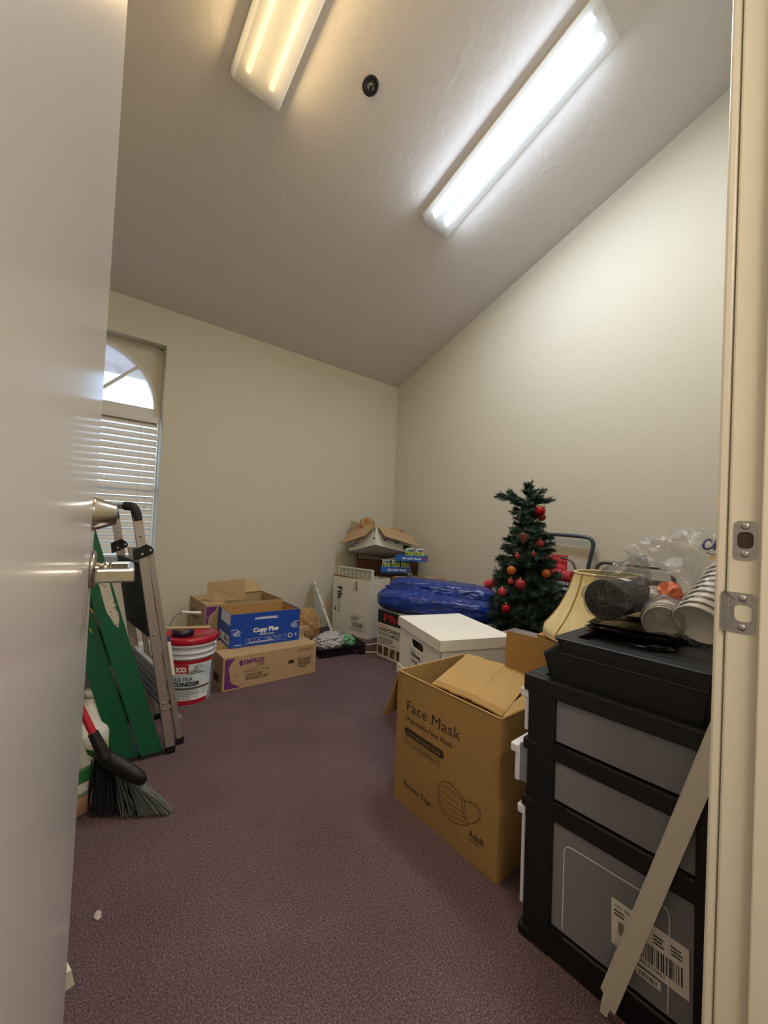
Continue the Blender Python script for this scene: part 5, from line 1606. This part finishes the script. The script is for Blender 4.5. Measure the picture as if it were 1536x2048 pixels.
# ---- hand truck and another tubular frame against the right wall
t = thing('hand_truck', 'blue grey tubular hand truck handle standing tall against the right wall', 'hand truck', (3.19, 1.6, 0))
pts = bend([V((3.185, 1.350, .012)), V((3.185, 1.352, .66)), V((3.185, 1.275, 1.045)), V((3.185, 1.48, 1.058)), V((3.185, 1.91, 1.06)), V((3.185, 1.85, .66)), V((3.185, 1.85, .012))], .075, 10)
MB().tube(pts, .0145, 10).build('tube_frame', M_tube, t)
for z in (.30, .62):
    MB().tube([(3.185, 1.352, z), (3.185, 1.85, z)], .010, 8).build('crossbar', M_tube, t)
MB().box((3.145, 1.42, .0), (3.170, 1.78, .20)).build('toe_plate', M_tube, t)
t = thing('folding_chair', 'folded grey tubular steel chair standing against the right wall behind the lampshade', 'chair', (3.19, 1.0, 0))
pts = bend([V((3.19, 1.262, .012)), V((3.19, 1.262, .872)), V((3.19, .78, .866)), V((3.19, .78, .012))], .075, 8)
MB().tube(pts, .013, 10).build('tube_frame', M_gtube, t)
MB().box((3.178, .80, .50), (3.20, 1.24, .78)).build('backrest', M_gtube, t)
MB().tube([(3.19, 1.262, .25), (3.19, .78, .25)], .010, 8).build('crossbar', M_gtube, t)

# ---- lampshade on a carton
sc0 = V((1.715, .635, .672))
t = thing('tall_carton', 'plain brown carton behind the drawer unit, under the lampshade', 'carton', (1.74, .63, 0))
M = frame((1.56, .42, 0), (1, 0, 0), (0, 1, 0))
MB().box((0, 0, 0), (.37, .42, .668), M, .003).build('carton_body', M_card, t)
MB().box((.16, 0, .6677), (.21, .42, .6685), M).build('sealing_tape', M_tape, t)
t = thing('lampshade', 'cream bell lampshade with gold braid seams behind the black tote', 'lampshade', sc0)
T = Matrix.Translation(sc0)
prof = [(.228, .0), (.232, .008), (.226, .030), (.196, .068), (.172, .105), (.150, .150), (.132, .195), (.120, .240), (.118, .252)]
pi_ = [(r - .002, z) for r, z in prof][::-1]
MB().lathe(prof + pi_, 48, T, True, True).build('shade', M_shade, t)
for (i, nm) in ((0, 'lower_trim'), (-1, 'upper_trim')):
    r, z = prof[i]
    MB().lathe([(r + .004 * math.cos(a * PI / 4), z + .004 * math.sin(a * PI / 4)) for a in range(8)], 48, T, True, True).build(nm, M_shade, t)
for k in range(8):
    a = 3.47 + k * PI / 4
    MB().tube([sc0 + V(((r + .0015) * math.cos(a), (r + .0015) * math.sin(a), z)) for r, z in prof], .0022, 5).build('gold_braid', M_braid, t)
MB().tube([sc0 + V((-.117, 0, .245)), sc0 + V((.117, 0, .245))], .002, 5).build('spider_wire', M_braid, t)

# =================================================================== DRAWER UNIT
CX0, CX1, CY0, CY1, CZ = 1.045, 1.435, .165, .583, .690
t = thing('drawer_unit', 'black framed plastic drawer unit with three frosted drawers by the door frame', 'drawer unit', (1.24, .374, 0))
for (x, y0, y1) in ((CX0, .508, CY1), (CX1 - .04, .508, CY1), (CX0, CY0, .212), (CX1 - .04, CY0, .212)):
    MB().box((x, y0, .0), (x + .04, y1, .650), None, .006).build('post', M_black, t)
for z0, z1 in ((.0, .072), (.337, .385), (.489, .532)):
    for x in (CX0, CX1 - .04):
        MB().box((x + .004, .205, z0), (x + .036, .515, z1), None, .004).build('side_rail', M_black, t)
    MB().box((CX0 + .03, CY0 + .004, z0 + .006), (CX1 - .03, CY1 - .012, z0 + .014)).build('drawer_shelf', M_black, t)
    MB().box((CX0 - .002, CY1 - .03, z0), (CX1 + .002, CY1 + .012, z0 + .030), None, .006).build('front_rail', M_black, t)
tf = MB()
for (lo, hi) in (((CX0 - .003, CY0 - .003, .646), (CX0 + .036, CY1 + .012, CZ)), ((CX1 - .036, CY0 - .003, .646), (CX1 + .003, CY1 + .012, CZ)), ((CX0 + .036, CY1 - .030, .646), (CX1 - .036, CY1 + .012, CZ)), ((CX0 + .036, CY0 - .003, .646), (CX1 - .036, CY0 + .03, CZ))):
    tf.box(lo, hi, None, .004)
tf.box((CX0 + .034, CY0 + .028, .650), (CX1 - .034, CY1 - .028, .664)).build('top_tray', M_black, t)
for z in (.385, .532, .072):
    for y in (.49, .235):
        MB().box((CX0 + .002, y - .012, z - .006), (CX0 + .010, y + .012, z + .003)).build('clip', M_blackg, t)
def drawer(z0, z1, out):
    d = MB()
    x0, x1, y0, y1 = CX0 + .012, CX1 - .012, CY0 + .006 + out, CY1 - .004 + out
    th = .003
    d.box((x0, y0, z0), (x0 + th, y1, z1)).box((x1 - th, y0, z0), (x1, y1, z1)).box((x0 + th, y0, z0), (x1 - th, y0 + th, z1)).box((x0 + th, y0 + th, z0), (x1 - th, y1, z0 + th))
    d = d.build('drawer', M_frost, t)
    f_ = MB().box((x0 - .004, y1, z0 - .004), (x1 + .004, y1 + .014, z1 - .004), None, .004).box((x0 - .008, y1 + .002, z1 - .030), (x1 + .008, y1 + .026, z1 - .006), None, .004)
    f_.build('drawer_front', M_milk, d)
    return d, x0
drawer(.538, .652, .004)
drawer(.391, .492, .030)
d3, x0 = drawer(.078, .338, .004)
g_ = [V((x0 - .0005, .480, .085)), V((x0 - .0005, .480, .294)), V((x0 - .0005, .255, .297)), V((x0 - .0005, .255, .085))]
MB().tube(bend(g_, .022, 6), .0014, 6).build('moulded_line', M_milk, d3)
ly = V((0, -1, 0))
printed(t, 'barcode_label', M_label, V((x0 - .0002, .366, .143)), V((0, -.147, -.004)), (0, .02, 1), [('r', 0, 0, .147, .101), ('r', .050, -.024, .047, .018)])
printed(t, 'label_print', M_ink, V((x0 - .0002, .366, .143)), V((0, -.147, -.004)), (0, .02, 1), [('bar', .046, .018, .090, .038, 7), ('bar', .014, .030, .012, .028, 2), ('t', '00000317001', .044, .007, .011, {'w': .06}), ('bar', .056, -.020, .035, .010, 3),
        ('t', '1907 6957', .006, .085, .009), ('lines', .006, .066, .032, .016, 2, 1), ('lines', .052, .066, .022, .020, 3, 5), ('lines', .084, .064, .026, .022, 3, 7), ('lines', .116, .066, .026, .022, 3, 8), ('t', 'REV 1-2', .05, .09, .008)], .0012)

# ---- white slat leaning against the unit
t = thing('plastic_strip', 'long off-white plastic strip leaning across the drawer unit towards the door frame', 'plastic strip', (1.025, .37, 0))
d = V((.006, -.187, .66)).normalized(); wv = V((0, .66, .187)).normalized()
b = V((1.0235, .372, .002))
def sp_pt(l_, w_): return b + d * l_ + wv * w_
MB().prism([sp_pt(.0, .004), sp_pt(0.004, -.010), sp_pt(.028, -.010), sp_pt(.0265, -.0205), sp_pt(.90, -.0205), sp_pt(.90, .0165), sp_pt(.050, .0165), sp_pt(.046, .010), sp_pt(.030, .009)], (.0025, 0, 0)).build('strip_body', mat('off_white_plastic', '#cfc8b8', .5), t)
MB().prism([sp_pt(.05, .0155), sp_pt(.90, .0155), sp_pt(.90, .0178), sp_pt(.05, .0178)], (.006, 0, 0)).build('folded_edge', M_cup, t)

# ---- black tote with recessed lid
t = thing('storage_tote', 'large black plastic tote with recessed lid sitting on the drawer unit', 'tote', (1.23, .36, CZ))
TX0, TX1 = 1.060, 1.405
def ring(y0, y1, z, x0, x1, r=.02, n=5):
    out = []
    for (cx, cy, a) in ((x0 + r, y0 + r, PI), (x1 - r, y0 + r, 1.5 * PI), (x1 - r, y1 - r, 0), (x0 + r, y1 - r, .5 * PI)):
        for k in range(n + 1):
            an = a + k * PI / 2 / n
            out.append(V((cx + r * math.cos(an), cy + r * math.sin(an), z)))
    return out
def loft(rings, cap=True, smooth=False):
    n_ = len(rings[0]); vs = [p for r_ in rings for p in r_]; fs = []
    for i in range(len(rings) - 1):
        for k in range(n_):
            fs.append((i * n_ + k, i * n_ + (k + 1) % n_, (i + 1) * n_ + (k + 1) % n_, (i + 1) * n_ + k))
    if cap:
        fs.append(tuple(range(n_))[::-1]); fs.append(tuple(range((len(rings) - 1) * n_, len(rings) * n_)))
    return MB().add(vs, fs, smooth)
Z0 = .6645
loft([ring(.205, .532, Z0, TX0 + .032, TX1 - .032, .022), ring(.190, .541, .690, TX0 + .004, TX1 - .004, .022), ring(.186, .560, .752, TX0, TX1, .022), ring(.186, .520, .784, TX0, TX1, .02)]).build('tote_body', M_black, t)
ld = loft([ring(.184, .508, .766, TX0 - .004, TX1 + .004, .02), ring(.184, .512, .784, TX0 - .006, TX1 + .006, .02), ring(.184, .524, .803, TX0 - .006, TX1 + .006, .02), ring(.188, .520, .8045, TX0 - .002, TX1 + .002, .018), ring(.222, .482, .8045, TX0 + .038, TX1 - .040, .012), ring(.226, .478, .7885, TX0 + .042, TX1 - .044, .010)]).build('lid', M_black, t)
MB().tube([V((TX0 - .0045, .195, .7655)), V((TX0 - .0045, .50, .7655))], .0022, 5).build('lid_groove', M_rub, ld)

# ---- power cord lying in the lid recess
t = thing('power_cord', 'coiled black power cord with two-pin plug lying in the tote lid', 'cord', (1.23, .35, .789))
zc = .7925
MB().tube(bend([V((1.34, .40, zc)), V((1.30, .418, zc)), V((1.235, .408, zc)), V((1.195, .385, zc + .003)), V((1.185, .352, zc + .004)), V((1.200, .338, zc + .006))], .03, 5), .0034, 8).build('cable', M_blackg, t)
F = frame((1.200, .336, .7965), V((.65, -.62, 0)), V((.62, .65, 0)))
MB().box((0, -.008, -.007), (.034, .008, .007), F, .003).build('plug_body', M_black, t)
for k in range(4):
    MB().box((-.012 + .004 * k, -.006, -.0055), (-.010 + .004 * k, .006, .0055), F).build('strain_relief', M_black, t)
for s_ in (-.0055, .0055):
    MB().box((.034, s_ - .0008, -.003), (.051, s_ + .0008, .003), F).build('prong', M_steel, t)

# ---- black trays on the lid
for k, (z, an, lab) in enumerate(((.8055, .04, 'lower thin black serving tray on the tote lid under the black canister'), (.8190, .14, 'upper thin black serving tray tilted on the other one on the tote'))):
    c = V((1.312, .408, z)); a = V((math.cos(an), math.sin(an), 0)); b_ = V((-a.y, a.x, 0))
    F = frame(c, a, b_)
    t = thing('serving_tray', lab, 'tray', c, 'black trays on the tote')
    R_ = [[F @ V((x * s_, y * s_, zz)) for (x, y) in ((-.098, -.100), (.098, -.100), (.098, .100), (-.098, .100))] for (s_, zz) in ((.84, .0), (1, .010), (1.03, .010), (1.03, .0115), (.99, .0115), (.83, .0020))]
    loft(R_).build('tray_body', M_blackg, t)

# ---- black canister in clear film
ca, cb = V((1.232, .466, .8940)), V((1.470, .447, .8960))
cd = (cb - ca).normalized()
t = thing('canister', 'black cylindrical canister lying in clear film on the black trays', 'canister', (1.3, .42, .836))
F = frame(ca, cd.cross(V((0, 0, 1))), cd.cross(cd.cross(V((0, 0, 1)))), cd)
Lc = (cb - ca).length
MB().lathe([(0, .022), (.0490, .022), (.0520, .002), (.0550, 0), (.0560, .003), (.0560, .02), (.0540, .022), (.0525, Lc), (0, Lc)], 48, F).build('canister_body', M_black, t)
lbv = MB()
for i in range(8):
    a0_, a1_ = -1.25 - .5 + .6 * i / 8, -1.25 - .5 + .6 * (i + 1) / 8
    lbv.add([F @ V((.0545 * math.cos(a), .0545 * math.sin(a), zz)) for a, zz in ((a0_, .085), (a1_, .085), (a1_, .125), (a0_, .125))], [(0, 1, 2, 3)])
lbv.build('barcode_label', M_label, t)
lbv = MB()
for i in range(9):
    zz = .088 + .004 * i
    lbv.add([F @ V((.0548 * math.cos(a), .0548 * math.sin(a), z_)) for a, z_ in ((-1.70, zz), (-1.22, zz), (-1.22, zz + .0018), (-1.70, zz + .0018))], [(0, 1, 2, 3)])
lbv.build('label_print', M_blue, t)['kind'] = 'stuff'

def film(name, lab, cat, grp, fn, nu, nv, material, smooth=False):
    vs, fs = [], []
    for i in range(nu + 1):
        for k in range(nv):
            vs.append(fn(i / nu, k / nv))
    for i in range(nu):
        for k in range(nv):
            fs.append((i * nv + k, i * nv + (k + 1) % nv, (i + 1) * nv + (k + 1) % nv, (i + 1) * nv + k))
    o_ = MB().add(vs, fs, smooth).build(name, material)
    lo = min((v.z for v in vs))
    c_ = sum(vs, V((0, 0, 0))) / len(vs)
    origin(o_, (c_.x, c_.y, lo))
    return tag(o_, lab, cat, grp)
def crk(p, sc, sd, amp):
    q = V(p) * sc + V((sd * 3.1, sd * 1.7, sd))
    a = 1 - 2 * abs(noise.noise(q)); b_ = 1 - 2 * abs(noise.noise(q * 2.3))
    return amp * (a - .5) + amp * .5 * (b_ - .5)

# film round the canister, gathered into a crest above
def fnB(u, v):
    an = 2 * PI * v
    pos = ca + cd * (-.016 + (Lc + .03) * u)
    sd_, up2 = cd.cross(V((0, 0, 1))).normalized(), V((0, 0, 1))
    close = min(1, u * 14 + .02, (1 - u) * 8 + .03)
    r = .0600
    x, z_ = math.cos(an), math.sin(an)
    crest = max(0, z_) ** 4 * (.004 + .062 * math.sin(PI * min(u * .75 + .22, 1)) ** 1.5)
    q = pos + (sd_ * x * r * (1 - .25 * max(0, z_) ** 2) + up2 * (z_ * r + crest) + sd_ * crest * .9) * close
    k = crk(q, 13, 2, .022) * close
    q = q + (sd_ * x + up2 * z_) * max(k, -.003)
    q.z = max(q.z, .834)
    return q
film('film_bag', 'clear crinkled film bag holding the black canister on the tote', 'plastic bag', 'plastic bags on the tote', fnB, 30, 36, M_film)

# ---- nested paper bowls in film, leaning up to the right
bo, bd = V((1.254, .2535, .8640)), V((.20, -.042, .128)).normalized()
F = frame(bo, bd.cross(V((0, 0, 1))), bd.cross(bd.cross(V((0, 0, 1)))), bd)
def cup_parts(root, r0, r1, h_, m_):
    MB().lathe([(r0, .0), (r0 + .0022, .0012), (r0 + .0022, .0036), (r0, .0045), (r1, h_), (0, h_), (0, h_ - .0015), (r1 - .002, h_ - .0015), (r0 - .0018, .0036), (r0 - .0012, .0008)], 40, frame(root.location, bd.cross(V((0, 0, 1))), bd.cross(bd.cross(V((0, 0, 1)))), bd)).build('bowl_wall', m_, root)
names9 = ('front', 'second', 'third', 'fourth', 'fifth', 'sixth', 'seventh', 'eighth', 'hindmost')
r0_ = None
for k in range(9):
    p = bo + bd * (.0235 * k)
    lab = ('%s white paper bowl of the nested row lying on the tote by the door frame' % names9[k])
    if k == 0:
        r0_ = thing('paper_bowl', lab, 'bowl', p, 'nested white paper bowls')
        cup_parts(r0_, .056, .040, .062, M_cup)
    else:
        c_ = r0_.copy(); COL.objects.link(c_); c_.location = p; c_['label'] = lab
        for ch in list(r0_.children):
            d_ = ch.copy(); COL.objects.link(d_); d_.parent = c_
def fnC(u, v):
    an = 2 * PI * v
    pos = bo + bd * (-.008 + .275 * u)
    ex_, ey_ = bd.cross(V((0, 0, 1))).normalized(), V((0, 0, 1))
    ey_ = (ey_ - bd * ey_.dot(bd)).normalized()
    close = min(1, (1 - u) * 6 + .02)
    r = .0605 + (.004 if u < .02 else 0)
    q = pos + (ex_ * math.cos(an) + ey_ * math.sin(an)) * r * close
    q = q + (ex_ * math.cos(an) + ey_ * math.sin(an)) * max(crk(q, 22, 6, .006) * close, -.0015)
    q.z = max(q.z, .8055)
    return q
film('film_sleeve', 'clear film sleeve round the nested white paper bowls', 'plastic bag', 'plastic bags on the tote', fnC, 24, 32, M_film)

# ---- shorter row of foam cups with printed sleeve
co, cdr = V((1.262, .3325, .8520)), V((.95, .18, .15)).normalized()
FX, FY = cdr.cross(V((0, 0, 1))).normalized(), None
FY = FX.cross(cdr).normalized()
r0_ = None
for k, nm in enumerate(('front', 'middle', 'rear')):
    p = co + cdr * (.020 * k)
    lab = nm + ' white foam cup of the short nested row beside the paper bowls'
    if k == 0:
        r0_ = thing('foam_cup', lab, 'cup', p, 'nested white foam cups')
        MB().lathe([(.0435, 0), (.0455, .0012), (.0455, .0035), (.0438, .005), (.033, .070), (0, .070), (0, .068), (.031, .068), (.0418, .004)], 36, frame(p, FX, FY, cdr)).build('cup_wall', M_cup2, r0_)
    else:
        c_ = r0_.copy(); COL.objects.link(c_); c_.location = p; c_['label'] = lab
        for ch in list(r0_.children):
            d_ = ch.copy(); COL.objects.link(d_); d_.parent = c_
def fnD(u, v):
    an = 2 * PI * v
    pos = co + cdr * (-.012 + .15 * u)
    close = min(1, u * 9 + .30, (1 - u) * 5 + .02)
    q = pos + (FX * math.cos(an) + FY * math.sin(an)) * .0490 * close
    q = q + (FX * math.cos(an) + FY * math.sin(an)) * max(crk(q, 26, 9, .008) * close, -.0012)
    q.z = max(q.z, .8050)
    return q
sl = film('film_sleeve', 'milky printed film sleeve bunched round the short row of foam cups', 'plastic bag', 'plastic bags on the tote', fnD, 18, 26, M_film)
bv = MB()
for j in range(5):
    for i in range(10):
        a0_, a1_ = 2.15 + 1.5 * i / 10, 2.15 + 1.5 * (i + 1) / 10
        z0 = .004 + .0075 * j
        if j == 1 and i > 3: continue
        bv.add([co + cdr * zz + (FX * math.cos(a) + FY * math.sin(a)) * .0515 for a, zz in ((a0_, z0), (a1_, z0), (a1_, z0 + .0028), (a0_, z0 + .0028))], [(0, 1, 2, 3)])
bv.build('blue_print', mat('navy_ink', '#2a2c66', .5), sl)['kind'] = 'stuff'

# ---- orange and cream snack wrapper among the film
o = MB().bm(crumple((1.452, .3665, .895), (.040, .034, .045), 41, 3, .22, 2.0)).build('snack_wrapper', M_wrap)
origin(o, (1.452, .3665, .85)); tag(o, 'orange crumpled wrapper seen through film between canister and bowls', 'wrapper')
o = MB().bm(crumple((1.425, .405, .886), (.030, .028, .040), 44, 3, .22, 2.0)).build('paper_wad', M_cup)
origin(o, (1.425, .405, .85)); tag(o, 'cream paper wad beside the orange wrapper behind the canister', 'paper')

# ---- big clear bag of plates with handwriting-style print, resting on the rest
bgc = V((1.552, .312, 1.014))
def fnA(u, v):
    th_ = PI * u; ph = 2 * PI * v
    d = V((math.sin(th_) * math.cos(ph), math.cos(th_), math.sin(th_) * math.sin(ph)))
    q = V((d.x * .080, d.y * .158, d.z * .092))
    if d.y > .1:                                # left end drawn out into a crumpled tail
        t_ = (d.y - .1) / .9
        q.y += .075 * t_ ** 2; q.x *= 1 - .45 * t_; q.z = q.z * (1 - .62 * t_) + .020 * t_
    if d.z < 0: q.z *= .8
    k = crk(q + bgc, 11, 5, .020) * (1 if d.y > -.1 else .45)
    return bgc + q + d * k
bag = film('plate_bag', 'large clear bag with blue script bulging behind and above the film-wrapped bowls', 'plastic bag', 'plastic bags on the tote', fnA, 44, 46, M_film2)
# print follows the bag: strokes laid on its surface along the room's X direction
bmv = [bag.matrix_world @ v.co + V(bag.location) * 0 for v in bag.data.vertices]
bvh = BVHTree.FromPolygons([V(v.co) + V(bag.location) for v in bag.data.vertices], [list(p_.vertices) for p_ in bag.data.polygons])
def stroke(pts, w_, name, material):
    mb = MB()
    pts = [V((*p_, 0)) for p_ in pts]
    fine = []
    for a, b_ in zip(pts, pts[1:]):
        n_ = max(1, int((b_ - a).length / .002))
        fine += [a.lerp(b_, i / n_) for i in range(n_)]
    fine.append(pts[-1])
    L_, R_ = [], []
    for i, p_ in enumerate(fine):
        d = (fine[min(i + 1, len(fine) - 1)] - fine[max(i - 1, 0)]).normalized(); n_ = V((-d.y, d.x, 0)) * w_ / 2
        for lst, q in ((L_, p_ + n_), (R_, p_ - n_)):
            org = V((1.0, q.x * 1.045, 1.08 + (q.y - 1.08) * 1.045)); hit = bvh.ray_cast(org, V((1.4, q.x * .0, 0)).normalized())
            lst.append((hit[0] if hit[0] else V((1.47, q.x * 1.045, q.y))) + V((-.0012, 0, 0)))
    for i in range(len(fine) - 1):
        mb.add([L_[i], L_[i + 1], R_[i + 1], R_[i]], [(0, 1, 2, 3)])
    o_ = mb.build(name, material, bag); o_['kind'] = 'stuff'
    return o_
navy = mat('navy_ink', '#2a2c66', .5)
zz = 1.062
def yz(a, b_): return (.279 - a, zz + b_)
stroke([yz(.017, .006), yz(.016, .012), yz(.010, .014), yz(.003, .010), yz(0, 0), yz(.003, -.010), yz(.009, -.013), yz(.016, -.010), yz(.021, -.005)], .0056, 'blue_script', navy)
stroke([yz(.021, -.005), yz(.026, .008), yz(.028, .015), yz(.025, .016), yz(.0245, .0), yz(.0245, -.014)], .0052, 'blue_script', navy)
stroke([yz(.0245, -.006), yz(.029, .001), yz(.033, .001), yz(.034, -.006), yz(.034, -.012), yz(.040, -.010)], .0052, 'blue_script', navy)
stroke([yz(.040, -.010), yz(.044, .0), yz(.044, -.012), yz(.049, -.010)], .0050, 'blue_script', navy)
stroke([yz(.008, -.022), yz(.02, -.026), yz(.035, -.027), yz(.05, -.025)], .0022, 'red_stroke', mat('plum_ink', '#6a2444', .5))
stroke([yz(.016, -.032), yz(.028, -.037), yz(.040, -.039), yz(.05, -.038)], .0085, 'gold_stroke', mat('gold_ink', '#c9a85c', .5))
